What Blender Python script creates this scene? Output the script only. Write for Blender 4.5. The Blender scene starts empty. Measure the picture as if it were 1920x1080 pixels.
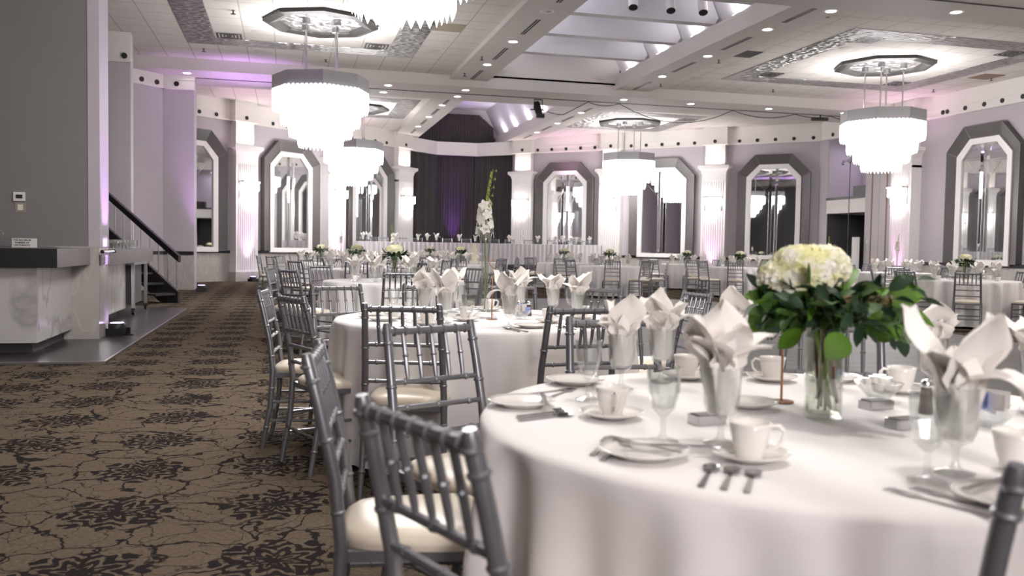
import bpy, math, random
from mathutils import Matrix, Vector
R = math.radians
PI = math.pi
sc = bpy.context.scene
COL = sc.collection

# ------------------------------------------------------------------ camera, world, exposure
# world: x across the hall, y down the hall towards the stage, z up (metres)
F_PX, PITCH, YAW, ROLL, CAM_H = 1656.2, -0.0452, 0.2507, 0.0159, 1.1816
_cy, _sy = math.cos(YAW), math.sin(YAW)
_f = Vector((_sy * math.cos(PITCH), _cy * math.cos(PITCH), math.sin(PITCH)))
_r0 = Vector((_cy, -_sy, 0)); _u0 = _r0.cross(_f)
_r = math.cos(ROLL) * _r0 + math.sin(ROLL) * _u0
_u = -math.sin(ROLL) * _r0 + math.cos(ROLL) * _u0
cd = bpy.data.cameras.new('camera')
cam = bpy.data.objects.new('camera', cd); COL.objects.link(cam)
cam.matrix_world = Matrix(((_r.x, _u.x, -_f.x, 0), (_r.y, _u.y, -_f.y, 0), (_r.z, _u.z, -_f.z, CAM_H), (0, 0, 0, 1)))
cd.sensor_width = 36; cd.lens = F_PX * 36 / 1920
cd.clip_start = 0.05; cd.clip_end = 200
cd.dof.use_dof = True; cd.dof.focus_distance = 6.5; cd.dof.aperture_fstop = 3.6
sc.camera = cam

w = bpy.data.worlds.new('world'); sc.world = w; w.use_nodes = True
w.node_tree.nodes['Background'].inputs[0].default_value = (.5, .48, .5, 1)
w.node_tree.nodes['Background'].inputs[1].default_value = .05
sc.view_settings.view_transform = 'Standard'; sc.view_settings.look = 'None'
sc.view_settings.exposure = 0.5; sc.view_settings.gamma = 1.0
sc.view_settings.use_curve_mapping = False
sc.cycles.max_bounces = 7; sc.cycles.diffuse_bounces = 4; sc.cycles.glossy_bounces = 5
sc.cycles.transparent_max_bounces = 24; sc.cycles.transmission_bounces = 6
sc.cycles.caustics_reflective = False; sc.cycles.caustics_refractive = False
sc.cycles.sample_clamp_indirect = 4.0

def lamp(name, kind, loc, power, color=(1, 1, 1), aim=(0, 0, -1), size=.3, angle=60, blend=.6, sy=None, spread=None):
    d = bpy.data.lights.new(name, kind); d.energy = power; d.color = color
    if kind == 'AREA':
        d.size = size
        if sy: d.shape = 'RECTANGLE'; d.size_y = sy
        else: d.shape = 'DISK'
        if spread: d.spread = R(spread)
    elif kind == 'SPOT':
        d.spot_size = R(angle); d.spot_blend = blend; d.shadow_soft_size = size
    else: d.shadow_soft_size = size
    o = bpy.data.objects.new(name, d); COL.objects.link(o); o.location = loc
    o.rotation_euler = Vector(aim).to_track_quat('-Z', 'Y').to_euler()
    return o

VIOLET = (.62, .28, 1.0); PINK = (1.0, .42, .9)
WARM = (1.0, .95, .90)
# added area lamps standing in for unseen ceiling downlights, without trims
for x, y, p in ((1.5, 1.8, 17), (2.9, 2.9, 13), (1.5, 4.9, 18), (7.2, 8.0, 14), (10.8, 11.4, 22), (6.5, 15.0, 16)):
    lamp('downlight_standin', 'AREA', (x, y, 5.3), p, WARM, size=.5, spread=100)

# ------------------------------------------------------------------ helpers
class MB:
    def __init__(s): s.v = []; s.f = []; s.m = []; s.uv = None
    def add(s, vs, fs, mi=0):
        n = len(s.v); s.v += [tuple(v) for v in vs]; s.f += [tuple(i + n for i in f) for f in fs]; s.m += [mi] * len(fs); return s
    def box(s, x0, x1, y0, y1, z0, z1, mi=0):
        return s.add([(x0, y0, z0), (x1, y0, z0), (x1, y1, z0), (x0, y1, z0), (x0, y0, z1), (x1, y0, z1), (x1, y1, z1), (x0, y1, z1)],
                     [(3, 2, 1, 0), (4, 5, 6, 7), (0, 1, 5, 4), (1, 2, 6, 5), (2, 3, 7, 6), (3, 0, 4, 7)], mi)
    def prism(s, pts, z0, z1, mi=0):      # polygon in xy (ccw), extruded in z
        n = len(pts)
        vs = [(p[0], p[1], z0) for p in pts] + [(p[0], p[1], z1) for p in pts]
        return s.add(vs, [tuple(range(n))[::-1], tuple(range(n, 2 * n))] + [(i, (i + 1) % n, n + (i + 1) % n, n + i) for i in range(n)], mi)
    def prism_y(s, pts, y0, y1, mi=0):    # polygon in xz, extruded in y
        n = len(pts)
        vs = [(p[0], y0, p[1]) for p in pts] + [(p[0], y1, p[1]) for p in pts]
        return s.add(vs, [tuple(range(n)), tuple(range(n, 2 * n))[::-1]] + [(i, n + i, n + (i + 1) % n, (i + 1) % n) for i in range(n)], mi)
    def tube(s, path, rad, n=8, caps=True, mi=0):
        P = [Vector(p) for p in path]; k = len(P)
        if not hasattr(rad, '__len__'): rad = [rad] * k
        t0 = (P[1] - P[0]).normalized(); a = Vector((1, 0, 0)) if abs(t0.x) < .8 else Vector((0, 1, 0))
        nx = t0.cross(a).normalized(); vs = []
        for i in range(k):
            t = (P[min(i + 1, k - 1)] - P[max(i - 1, 0)]).normalized()
            nx = (nx - t * nx.dot(t)).normalized(); ny = t.cross(nx)
            for j in range(n):
                q = 2 * PI * j / n; vs.append(P[i] + rad[i] * (math.cos(q) * nx + math.sin(q) * ny))
        fs = [(i * n + j, i * n + (j + 1) % n, (i + 1) * n + (j + 1) % n, (i + 1) * n + j) for i in range(k - 1) for j in range(n)]
        if caps: fs += [tuple(range(n))[::-1], tuple(range((k - 1) * n, k * n))]
        return s.add(vs, fs, mi)
    def lathe(s, prof, n=24, c=(0, 0, 0), mi=0, phase=0):   # prof: (r,z) list
        vs = []
        for r, z in prof:
            for j in range(n):
                q = 2 * PI * j / n + phase; vs.append((c[0] + r * math.cos(q), c[1] + r * math.sin(q), c[2] + z))
        k = len(prof)
        fs = [(i * n + j, i * n + (j + 1) % n, (i + 1) * n + (j + 1) % n, (i + 1) * n + j) for i in range(k - 1) for j in range(n)]
        return s.add(vs, fs, mi)
    def build(s, name, mats, parent=None, smooth=False, mod=None):
        me = bpy.data.meshes.new(name); me.from_pydata(s.v, [], s.f)
        if not isinstance(mats, (list, tuple)): mats = [mats]
        for m in mats: me.materials.append(m)
        if len(mats) > 1: me.polygons.foreach_set('material_index', s.m)
        if smooth: me.polygons.foreach_set('use_smooth', [True] * len(me.polygons))
        me.update()
        if smooth == 'auto': me.set_sharp_from_angle(angle=R(38))
        o = bpy.data.objects.new(name, me); COL.objects.link(o)
        if parent: o.parent = parent
        return o

def empty(name, loc=(0, 0, 0), rz=0, parent=None):
    o = bpy.data.objects.new(name, None); COL.objects.link(o); o.location = loc; o.rotation_euler = (0, 0, rz)
    o.empty_display_size = .1
    if parent: o.parent = parent
    return o
def tag(o, label=None, cat=None, group=None, kind=None):
    if label: o['label'] = label
    if cat: o['category'] = cat
    if group: o['group'] = group
    if kind: o['kind'] = kind
    return o
def S(o): o['kind'] = 'structure'; return o
KIDS = {}
def kids(o):
    if o.name not in KIDS: KIDS[o.name] = [c for c in COL.objects if c.parent == o]
    return KIDS[o.name]
def copy_tree(o, parent=None):
    c = o.copy(); COL.objects.link(c)
    if parent: c.parent = parent
    for ch in kids(o): copy_tree(ch, c)
    return c
_used = set()
def place(proto, loc, rz=0, label=None, group=None, cat=None, scale=None):
    """first use takes the prototype itself, then copies with their own label"""
    if proto.name in _used: o = copy_tree(proto)
    else: _used.add(proto.name); kids(proto); [kids(k) for k in kids(proto)]; o = proto
    o.location = loc; o.rotation_euler = (0, 0, rz)
    if scale: o.scale = (scale,) * 3 if not hasattr(scale, '__len__') else scale
    if label: o['label'] = label
    if group: o['group'] = group
    if cat: o['category'] = cat
    return o
class Proto:
    def __init__(s, fn): s.fn = fn; s.o = None; s.n = 0
    def put(s, loc, rz=0, label=None, group=None, scale=None):
        if s.o is None: s.o = s.fn(); s.src = s.o; kids(s.o); [kids(k) for k in kids(s.o)]; o = s.o
        else: o = copy_tree(s.src)
        o.location = loc; o.rotation_euler = (0, 0, rz)
        o.scale = (scale,) * 3 if scale else (1, 1, 1)
        if label: o['label'] = label
        if group: o['group'] = group
        return o

# ------------------------------------------------------------------ materials
def new_mat(name):
    m = bpy.data.materials.new(name); m.use_nodes = True; nt = m.node_tree
    return m, nt, nt.nodes['Principled BSDF']
def pmat(name, col, rough=.5, metal=0, spec=.5, emit=None, es=0, noise=0, nscale=20, bump=0, bscale=60, sheen=0, coat=0):
    m, nt, b = new_mat(name)
    b.inputs['Base Color'].default_value = (*col, 1); b.inputs['Roughness'].default_value = rough
    b.inputs['Metallic'].default_value = metal; b.inputs['Specular IOR Level'].default_value = spec
    if sheen: b.inputs['Sheen Weight'].default_value = sheen
    if coat: b.inputs['Coat Weight'].default_value = coat
    if emit: b.inputs['Emission Color'].default_value = (*emit, 1); b.inputs['Emission Strength'].default_value = es
    tc = nt.nodes.new('ShaderNodeTexCoord')
    if noise:
        n = nt.nodes.new('ShaderNodeTexNoise'); n.inputs['Scale'].default_value = nscale; nt.links.new(tc.outputs['Object'], n.inputs['Vector'])
        mx = nt.nodes.new('ShaderNodeMix'); mx.data_type = 'RGBA'
        mx.inputs[6].default_value = tuple(c * (1 - noise) for c in col) + (1,); mx.inputs[7].default_value = tuple(min(1, c * (1 + noise)) for c in col) + (1,)
        nt.links.new(n.outputs[0], mx.inputs[0]); nt.links.new(mx.outputs[2], b.inputs['Base Color'])
    if bump:
        n2 = nt.nodes.new('ShaderNodeTexNoise'); n2.inputs['Scale'].default_value = bscale; nt.links.new(tc.outputs['Object'], n2.inputs['Vector'])
        bp = nt.nodes.new('ShaderNodeBump'); bp.inputs['Strength'].default_value = bump; bp.inputs['Distance'].default_value = .02
        nt.links.new(n2.outputs[0], bp.inputs['Height']); nt.links.new(bp.outputs[0], b.inputs['Normal'])
    return m
class N:   # tiny node-math helper
    def __init__(s, nt): s.nt = nt
    def m(s, op, a, b=None, c=None):
        n = s.nt.nodes.new('ShaderNodeMath'); n.operation = op
        for i, q in enumerate((a, b, c)):
            if q is None: continue
            if isinstance(q, (int, float)): n.inputs[i].default_value = q
            else: s.nt.links.new(q, n.inputs[i])
        return n.outputs[0]
    def mix(s, f, a, b):
        n = s.nt.nodes.new('ShaderNodeMix'); n.data_type = 'RGBA'
        for i, q in ((0, f), (6, a), (7, b)):
            if isinstance(q, (int, float)): n.inputs[i].default_value = q
            elif isinstance(q, tuple): n.inputs[i].default_value = (*q, 1)
            else: s.nt.links.new(q, n.inputs[i])
        return n.outputs[2]

M = {}
M['wall'] = pmat('lilac_grey_paint', (.50, .455, .49), .65, noise=.03, nscale=3)
M['wallgrey'] = pmat('grey_paint', (.215, .205, .203), .7, noise=.03, nscale=3)
M['cream'] = pmat('cream_paint', (.82, .78, .755), .55, noise=.02, nscale=2)
M['white'] = pmat('white_paint', (.86, .83, .82), .5)
M['ceilpaint'] = pmat('ceiling_paint', (.62, .58, .56), .7)
M['vault'] = pmat('vault_paint', (.74, .72, .76), .8)
M['darkgrey'] = pmat('charcoal_paint', (.08, .075, .08), .7)
M['black'] = pmat('black_plastic', (.012, .012, .013), .45)
M['blackrail'] = pmat('black_lacquer_trim', (.02, .018, .02), .3)
M['pad'] = pmat('dark_padded_vinyl', (.095, .085, .085), .38, noise=.06, nscale=4)
M['canopy'] = pmat('black_lacquer_canopy', (.022, .02, .02), .45)
M['piping'] = pmat('grey_piping', (.2, .185, .185), .4)
M['silver'] = pmat('silver_chair_paint', (.235, .235, .255), .33, metal=.6, noise=.08, nscale=30)
M['seat'] = pmat('ivory_vinyl', (.74, .66, .54), .32, noise=.04, nscale=8)
M['cloth'] = pmat('white_table_linen', (.85, .82, .815), .85, sheen=.2, bump=.08, bscale=14)
M['napkin'] = pmat('white_napkin_linen', (.92, .88, .84), .8, sheen=.2)
M['chrome'] = pmat('chrome', (.85, .85, .85), .16, metal=1)
M['cutlery'] = pmat('polished_cutlery_steel', (.42, .41, .41), .18, metal=1)
M['steel'] = pmat('brushed_steel', (.55, .55, .56), .28, metal=1)
M['china'] = pmat('white_china', (.86, .83, .79), .15, coat=.3)
M['copper'] = pmat('copper_wire', (.45, .24, .13), .3, metal=1)
M['crystal'] = pmat('lit_crystal', (1, 1, 1), .2, emit=(1, .975, .96), es=9)
M['sconceglow'] = pmat('lit_sconce_crystal', (1, 1, 1), .2, emit=(1, .96, .93), es=7)
M['bulb'] = pmat('downlight_lens', (1, 1, 1), .3, emit=(1, .96, .92), es=8)
M['bulb_off'] = pmat('unlit_reflector', (.5, .5, .5), .2, metal=1)
M['band'] = pmat('brushed_aluminium_band', (.50, .50, .52), .4, metal=.5)
M['lens'] = pmat('violet_led_lens', (.6, .4, 1), .3, emit=(.6, .35, 1), es=8)
M['slot'] = pmat('dark_slot', (.02, .02, .02), .6)
M['stair'] = pmat('dark_stair', (.03, .028, .03), .5)
M['petal'] = pmat('cream_hydrangea_petal', (.90, .88, .72), .6, noise=.10, nscale=60)
def petal_mat():
    m, nt, b = new_mat('hydrangea_petals'); n = N(nt); tc = nt.nodes.new('ShaderNodeTexCoord')
    a = nt.nodes.new('ShaderNodeTexNoise'); a.inputs['Scale'].default_value = 22; nt.links.new(tc.outputs['Object'], a.inputs['Vector'])
    f = n.m('MULTIPLY', n.m('MAXIMUM', n.m('SUBTRACT', a.outputs[0], .42), 0), 5)
    nt.links.new(n.mix(n.m('MINIMUM', f, 1), (.95, .93, .82), (.78, .76, .36)), b.inputs['Base Color']); b.inputs['Roughness'].default_value = .55
    b.inputs['Subsurface Weight'].default_value = .0; return m
M['petal'] = petal_mat()
M['orchid'] = pmat('white_orchid_petal', (.9, .88, .8), .5, noise=.05, nscale=40)
M['bud'] = pmat('green_orchid_bud', (.32, .42, .06), .5)
M['leaf'] = pmat('green_leaf', (.045, .105, .018), .5, noise=.5, nscale=12)
M['leaf2'] = pmat('dark_green_leaf', (.018, .05, .02), .55, noise=.4, nscale=12)
M['leaf3'] = pmat('bright_green_leaf', (.10, .22, .02), .45, noise=.3, nscale=9)
M['stem'] = pmat('green_stem', (.20, .27, .05), .5, noise=.4, nscale=20)
M['twig'] = pmat('brown_stem', (.14, .07, .03), .6)
M['seed'] = pmat('brown_seed_head', (.30, .22, .10), .8, noise=.4, nscale=60)
M['pepper'] = pmat('ground_pepper', (.10, .065, .04), .9, noise=.5, nscale=200)
M['salt'] = pmat('white_salt', (.85, .83, .8), .8)
M['paper'] = pmat('white_paper', (.75, .72, .7), .7)
M['ink'] = pmat('black_ink', (.02, .02, .02), .6)
M['blue'] = pmat('blue_print', (.30, .36, .62), .5)
M['pink'] = pmat('pink_packet', (.6, .22, .2), .5)
M['beige'] = pmat('beige_plastic', (.35, .30, .22), .5)
M['tan'] = pmat('brown_wood_edge', (.22, .13, .08), .5)
M['doorpaint'] = pmat('panel_paint', (.52, .48, .49), .6)
M['icing'] = pmat('ivory_icing', (.86, .80, .62), .6)
M['pinkcloth'] = pmat('peach_cushion', (.75, .42, .33), .7)

def glass_mat(name='clear_glass', tint=(.985, .99, .985), rough=.06, k=.85):
    m, nt, b = new_mat(name); nt.nodes.remove(b); out = nt.nodes['Material Output']
    t = nt.nodes.new('ShaderNodeBsdfTransparent'); t.inputs[0].default_value = (*tint, 1)
    g = nt.nodes.new('ShaderNodeBsdfGlossy'); g.inputs['Roughness'].default_value = rough
    lw = nt.nodes.new('ShaderNodeLayerWeight'); lw.inputs['Blend'].default_value = .35
    n = N(nt); f = n.m('MULTIPLY_ADD', n.m('POWER', lw.outputs['Facing'], 1.4), k * .6, .10)
    mx = nt.nodes.new('ShaderNodeMixShader'); nt.links.new(f, mx.inputs[0]); nt.links.new(t.outputs[0], mx.inputs[1]); nt.links.new(g.outputs[0], mx.inputs[2])
    nt.links.new(mx.outputs[0], out.inputs['Surface']); return m
M['glass'] = glass_mat()
M['cutglass'] = glass_mat('faceted_glass', (.97, .98, .975), .12, 1.1)
M['water'] = glass_mat('vase_water', (.90, .93, .84), .02, .4)
def mirror_mat():
    m, nt, b = new_mat('mirror_silvering'); b.inputs['Base Color'].default_value = (.80, .82, .82, 1)
    b.inputs['Metallic'].default_value = 1; b.inputs['Roughness'].default_value = .02; return m
M['mirror'] = mirror_mat()

def marble(name, base, vein, scale=1.2, tile=None):
    m, nt, b = new_mat(name); n = N(nt); tc = nt.nodes.new('ShaderNodeTexCoord')
    no = nt.nodes.new('ShaderNodeTexNoise'); no.inputs['Scale'].default_value = scale; no.inputs['Detail'].default_value = 8; no.inputs['Distortion'].default_value = 1.6
    mp = nt.nodes.new('ShaderNodeMapping'); mp.inputs['Rotation'].default_value = (.3, .5, .6); mp.inputs['Scale'].default_value = (1, 1, .45)
    nt.links.new(tc.outputs['Object'], mp.inputs[0]); nt.links.new(mp.outputs[0], no.inputs['Vector'])
    v = n.m('ABSOLUTE', n.m('SUBTRACT', no.outputs[0], .5)); v = n.m('SUBTRACT', 1, n.m('MULTIPLY', v, 22)); v = n.m('MAXIMUM', v, 0)
    n2 = nt.nodes.new('ShaderNodeTexNoise'); n2.inputs['Scale'].default_value = scale * 1.7; nt.links.new(mp.outputs[0], n2.inputs['Vector'])
    v = n.m('MULTIPLY', v, n.m('MULTIPLY', n2.outputs[0], 1.1))
    c = n.mix(v, base, vein); c = n.mix(n.m('MULTIPLY', n2.outputs[0], .35), c, tuple(q * .8 for q in base))
    nt.links.new(c, b.inputs['Base Color']); b.inputs['Roughness'].default_value = .22; return m
M['marble'] = marble('white_marble', (.62, .60, .58), (.16, .14, .14), .9)
M['stone'] = marble('mottled_grey_stone', (.46, .43, .40), (.62, .60, .57), 2.2)

def ceil_mat(name, ou, ov, s=.6248):
    m, nt, b = new_mat(name); n = N(nt); tc = nt.nodes.new('ShaderNodeTexCoord')
    sp = nt.nodes.new('ShaderNodeSeparateXYZ'); nt.links.new(tc.outputs['Object'], sp.inputs[0])
    def line(o, off):
        q = n.m('FRACT', n.m('DIVIDE', n.m('SUBTRACT', o, off), s)); q = n.m('ABSOLUTE', n.m('SUBTRACT', q, .5)); return n.m('GREATER_THAN', q, .482)
    l = n.m('MAXIMUM', line(sp.outputs[0], ou), line(sp.outputs[1], ov))
    c = n.mix(l, (.70, .66, .63), (.44, .41, .39)); nt.links.new(c, b.inputs['Base Color']); b.inputs['Roughness'].default_value = .85
    return m
M['tileL'] = ceil_mat('ceiling_tiles_left', -2.7577, 21.007); M['tileR'] = ceil_mat('ceiling_tiles_right', 11.44, 21.007)
def emboss():
    m, nt, b = new_mat('embossed_tin'); n = N(nt); tc = nt.nodes.new('ShaderNodeTexCoord')
    vo = nt.nodes.new('ShaderNodeTexVoronoi'); vo.inputs['Scale'].default_value = 6.5; nt.links.new(tc.outputs['Object'], vo.inputs['Vector'])
    wv = nt.nodes.new('ShaderNodeTexWave'); wv.wave_type = 'RINGS'; wv.inputs['Scale'].default_value = 3.2; wv.inputs['Distortion'].default_value = 3; nt.links.new(tc.outputs['Object'], wv.inputs['Vector'])
    h = n.m('ADD', vo.outputs['Distance'], n.m('MULTIPLY', wv.outputs[0], .7))
    bp = nt.nodes.new('ShaderNodeBump'); bp.inputs['Strength'].default_value = 1; bp.inputs['Distance'].default_value = .06
    nt.links.new(h, bp.inputs['Height']); nt.links.new(bp.outputs[0], b.inputs['Normal'])
    nt.links.new(n.mix(h, (.09, .088, .088), (.46, .45, .45)), b.inputs['Base Color'])
    b.inputs['Metallic'].default_value = .75; b.inputs['Roughness'].default_value = .3; return m
M['tin'] = emboss()

def carpet():
    m, nt, b = new_mat('damask_carpet'); n = N(nt); tc = nt.nodes.new('ShaderNodeTexCoord')
    nz = nt.nodes.new('ShaderNodeTexNoise'); nz.inputs['Scale'].default_value = 4.2; nz.inputs['Detail'].default_value = 4.5; nt.links.new(tc.outputs['Object'], nz.inputs['Vector'])
    sub = nt.nodes.new('ShaderNodeVectorMath'); sub.operation = 'MULTIPLY_ADD'
    nt.links.new(nz.outputs[1], sub.inputs[0]); sub.inputs[1].default_value = (.34, .34, 0); nt.links.new(tc.outputs['Object'], sub.inputs[2])
    sp = nt.nodes.new('ShaderNodeSeparateXYZ'); nt.links.new(tc.outputs['Object'], sp.inputs[0])
    X, Y = sp.outputs[0], sp.outputs[1]
    # trellis of wandering vines
    def vines(scale, thick, seed):
        vo = nt.nodes.new('ShaderNodeTexVoronoi'); vo.feature = 'DISTANCE_TO_EDGE'; vo.inputs['Scale'].default_value = scale
        mp = nt.nodes.new('ShaderNodeMapping'); mp.inputs['Location'].default_value = (seed, seed * .7, 0); mp.inputs['Scale'].default_value = (1, 1.25, 1)
        nt.links.new(sub.outputs[0], mp.inputs[0]); nt.links.new(mp.outputs[0], vo.inputs['Vector'])
        return n.m('LESS_THAN', vo.outputs['Distance'], thick)
    nt2 = nt.nodes.new('ShaderNodeTexNoise'); nt2.inputs['Scale'].default_value = 9; nt.links.new(tc.outputs['Object'], nt2.inputs['Vector'])
    th = n.m('MULTIPLY', nt2.outputs[0], .056)
    vo = nt.nodes.new('ShaderNodeTexVoronoi'); vo.feature = 'DISTANCE_TO_EDGE'; vo.inputs['Scale'].default_value = 3.1
    nt.links.new(sub.outputs[0], vo.inputs['Vector']); v1 = n.m('LESS_THAN', vo.outputs['Distance'], n.m('SUBTRACT', th, .008))
    v2 = vines(5.2, .016, 3.3)
    # medallions, columns .68 m apart, rows .73 m apart, every other column shifted half a row
    PX, PY = .68, .735
    nz2 = nt.nodes.new('ShaderNodeTexNoise'); nz2.inputs['Scale'].default_value = 16; nz2.inputs['Detail'].default_value = 3; nt.links.new(tc.outputs['Object'], nz2.inputs['Vector'])
    def med(ox, oy):
        dx = n.m('SUBTRACT', n.m('MULTIPLY', n.m('FRACT', n.m('DIVIDE', n.m('SUBTRACT', X, ox - PX), 2 * PX)), 2 * PX), PX)
        dy = n.m('SUBTRACT', n.m('MULTIPLY', n.m('FRACT', n.m('DIVIDE', n.m('SUBTRACT', Y, oy - PY / 2), PY)), PY), PY / 2)
        r = n.m('SQRT', n.m('ADD', n.m('MULTIPLY', dx, dx), n.m('MULTIPLY', dy, dy))); a = n.m('ARCTAN2', dy, dx)
        nr = n.m('ADD', r, n.m('MULTIPLY', n.m('SUBTRACT', nz2.outputs[0], .5), .10))
        edge = n.m('ADD', .225, n.m('MULTIPLY', n.m('COSINE', n.m('MULTIPLY', a, 8)), .04))
        inside = n.m('LESS_THAN', nr, edge)
        pet = n.m('SINE', n.m('ADD', n.m('MULTIPLY', nr, 85), n.m('MULTIPLY', n.m('COSINE', n.m('MULTIPLY', a, 8)), 2.6)))
        cro = n.m('GREATER_THAN', pet, -.35)
        ctr = n.m('LESS_THAN', nr, .035)
        return n.m('MULTIPLY', inside, n.m('MAXIMUM', cro, ctr))
    md = n.m('MAXIMUM', med(-.04, 4.11), med(-.72, 4.11 + .0))
    dark = n.m('MINIMUM', n.m('ADD', n.m('MAXIMUM', v1, n.m('MULTIPLY', v2, .75)), md), 1)
    g = nt.nodes.new('ShaderNodeTexNoise'); g.inputs['Scale'].default_value = 55; g.inputs['Detail'].default_value = 2; nt.links.new(tc.outputs['Object'], g.inputs['Vector'])
    g2 = nt.nodes.new('ShaderNodeTexNoise'); g2.inputs['Scale'].default_value = 1.1; nt.links.new(tc.outputs['Object'], g2.inputs['Vector'])
    base = n.mix(g.outputs[0], (.060, .047, .031), (.205, .165, .12))
    base = n.mix(n.m('MULTIPLY', g2.outputs[0], .3), base, (.09, .065, .055))
    c = n.mix(n.m('MULTIPLY', dark, .86), base, (.010, .009, .014))
    nt.links.new(c, b.inputs['Base Color']); b.inputs['Roughness'].default_value = 1; b.inputs['Specular IOR Level'].default_value = .0
    bp = nt.nodes.new('ShaderNodeBump'); bp.inputs['Strength'].default_value = .3; bp.inputs['Distance'].default_value = .01
    nt.links.new(g.outputs[0], bp.inputs['Height']); nt.links.new(bp.outputs[0], b.inputs['Normal']); return m
M['carpet'] = carpet()
def planks():
    m, nt, b = new_mat('grey_wood_planks'); n = N(nt); tc = nt.nodes.new('ShaderNodeTexCoord')
    br = nt.nodes.new('ShaderNodeTexBrick'); br.inputs['Scale'].default_value = 1; br.inputs['Brick Width'].default_value = 1.2; br.inputs['Row Height'].default_value = .15
    br.inputs['Mortar Size'].default_value = .003; br.inputs['Color1'].default_value = (.16, .15, .147, 1); br.inputs['Color2'].default_value = (.21, .197, .192, 1); br.inputs['Mortar'].default_value = (.15, .14, .13, 1)
    nt.links.new(tc.outputs['Object'], br.inputs['Vector'])
    mp = nt.nodes.new('ShaderNodeMapping'); mp.inputs['Scale'].default_value = (2, 22, 1); nt.links.new(tc.outputs['Object'], mp.inputs[0])
    no = nt.nodes.new('ShaderNodeTexNoise'); no.inputs['Scale'].default_value = 3; nt.links.new(mp.outputs[0], no.inputs['Vector'])
    nt.links.new(n.mix(n.m('MULTIPLY', no.outputs[0], .5), br.outputs[0], (.12, .112, .11)), b.inputs['Base Color'])
    b.inputs['Roughness'].default_value = .55; b.inputs['Specular IOR Level'].default_value = .25; return m
M['planks'] = planks()
M['barfloor'] = pmat('dark_laminate', (.045, .04, .042), .28, noise=.2, nscale=3)
M['counter'] = pmat('dark_laminate_counter', (.16, .145, .145), .25, noise=.12, nscale=2)
M['curtain'] = pmat('black_curtain', (.045, .036, .038), .8, sheen=.4)
M['skirt'] = pmat('silver_satin_skirt', (.62, .58, .60), .45, sheen=.3)

ZT, ZB, ZC = 5.63, 5.52, 5.35
LDA, LDB = Vector((-4.08, 26.9)), Vector((4.6, 35.1))
RDA, RDB = Vector((9.1, 35.1)), Vector((17.78, 26.9))
AL = math.atan2(8.2, 8.68); WL = (LDB - LDA).length
URW = 17.72

# ------------------------------------------------------------------ floor and ceiling
b = MB(); b.box(-14, 21, -6, 39, -.12, 0); S(b.build('floor', M['carpet']))
b = MB(); b.prism([(3.6, 1.5), (8.9, 1.5), (9.6, 2.4), (9.6, 19.0), (8.7, 19.9), (4.4, 19.9), (3.6, 19.0)], 0, .012); S(b.build('floor_dance', M['planks']))
b = MB(); b.prism([(-13.9, 9.28), (-1.72, 9.28), (-1.72, 16.65), (-2.6, 17.3), (-13.9, 17.3)], 0, .012); S(b.build('floor_bar', M['barfloor']))
b = MB(); b.box(-1.72, -1.695, 9.26, 16.65, 0, .02); b.box(-13.9, -1.695, 9.245, 9.28, 0, .02); S(b.build('trim_1', M['steel']))

b = MB(); b.box(-14, 4.09, -6, 39, ZT, ZT + .1); S(b.build('ceiling_left', M['tileL']))
b = MB(); b.box(9.62, 21, -6, 39, ZT, ZT + .1); S(b.build('ceiling_right', M['tileR']))
# long beams
VL = [(-6, 11.35), (13.5, 22.8), (24.95, 36.2)]
b = MB(); b.box(4.09, 5.08, -6, 37.5, ZB, 5.9); S(b.build('beam_left', M['ceilpaint']))
b = MB(); b.box(8.63, 9.62, -6, 37.5, ZB, 5.9); S(b.build('beam_right', M['ceilpaint']))
def crossbeam(name, v0, v1, rail):
    b = MB(); b.box(-14, 21, v0, v1, ZC, ZT + .05); b.box(5.0, 8.75, v0, v1, ZT, 7.05)
    b.box(-14, 21, rail - .02, rail + .02, ZC - .012, ZC, 1)
    S(b.build(name, [M['ceilpaint'], M['slot']]))
crossbeam('beam_middle', 22.77, 24.95, 23.82)
crossbeam('beam_front', 11.35, 13.54, 12.5)
# vault above the beams
b = MB()
for v0, v1 in ((-6, 11.35), (13.54, 22.77), (24.95, 37.4)):
    for s in (-1, 1):
        cx = 6.855; a = cx + s * 2.02; t = cx + s * 1.4
        b.add([(a, v0, 5.82), (a, v1, 5.82), (t, v1, 7.05), (t, v0, 7.05)], [(0, 1, 2, 3)] if s > 0 else [(3, 2, 1, 0)])
        b.add([(a, v0, 5.82), (a, v1, 5.82), (a - s * .25, v1, 5.82), (a - s * .25, v0, 5.82)], [(0, 1, 2, 3)])
    b.box(cx0 := 6.855 - 1.42, 6.855 + 1.42, v0, v1, 7.05, 7.12)
S(b.build('ceiling_vault', M['vault']))
def gable(name, v, th=.24):
    b = MB(); cx = 6.855
    b.prism_y([(cx - 1.79, 5.92), (cx + 1.79, 5.92), (cx + 1.88, 6.05), (cx + 1.42, 7.05), (cx - 1.42, 7.05), (cx - 1.88, 6.05)], v, v + th)
    S(b.build(name, M['vault']))
for i, v in enumerate((15.31, 17.06, 18.88, 20.81, 26.9, 28.9, 30.9, 32.9)):
    if v < 25: gable('tie_beam', v)
# cove uplights behind the beam lips
for v in (14.4, 16.2, 18.1, 19.95, 21.9):
    lamp('cove_uplight', 'AREA', (8.76, v, 5.93), 11, (1, .95, .97), aim=(-.25, 0, 1), size=.16, sy=.3)
    lamp('cove_uplight', 'AREA', (4.95, v, 5.93), 20, (.93, .93, 1), aim=(.25, 0, 1), size=.16, sy=.3)
for v in (26, 28, 30, 32, 34, 35.7):
    lamp('cove_uplight', 'AREA', (8.76, v, 5.93), 12, (1, .9, .97), aim=(-.15, 0, 1), size=.16, sy=.3)
    lamp('cove_uplight', 'AREA', (4.95, v, 5.93), 6, (.9, .7, 1), aim=(.15, 0, 1), size=.16, sy=.3)

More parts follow.
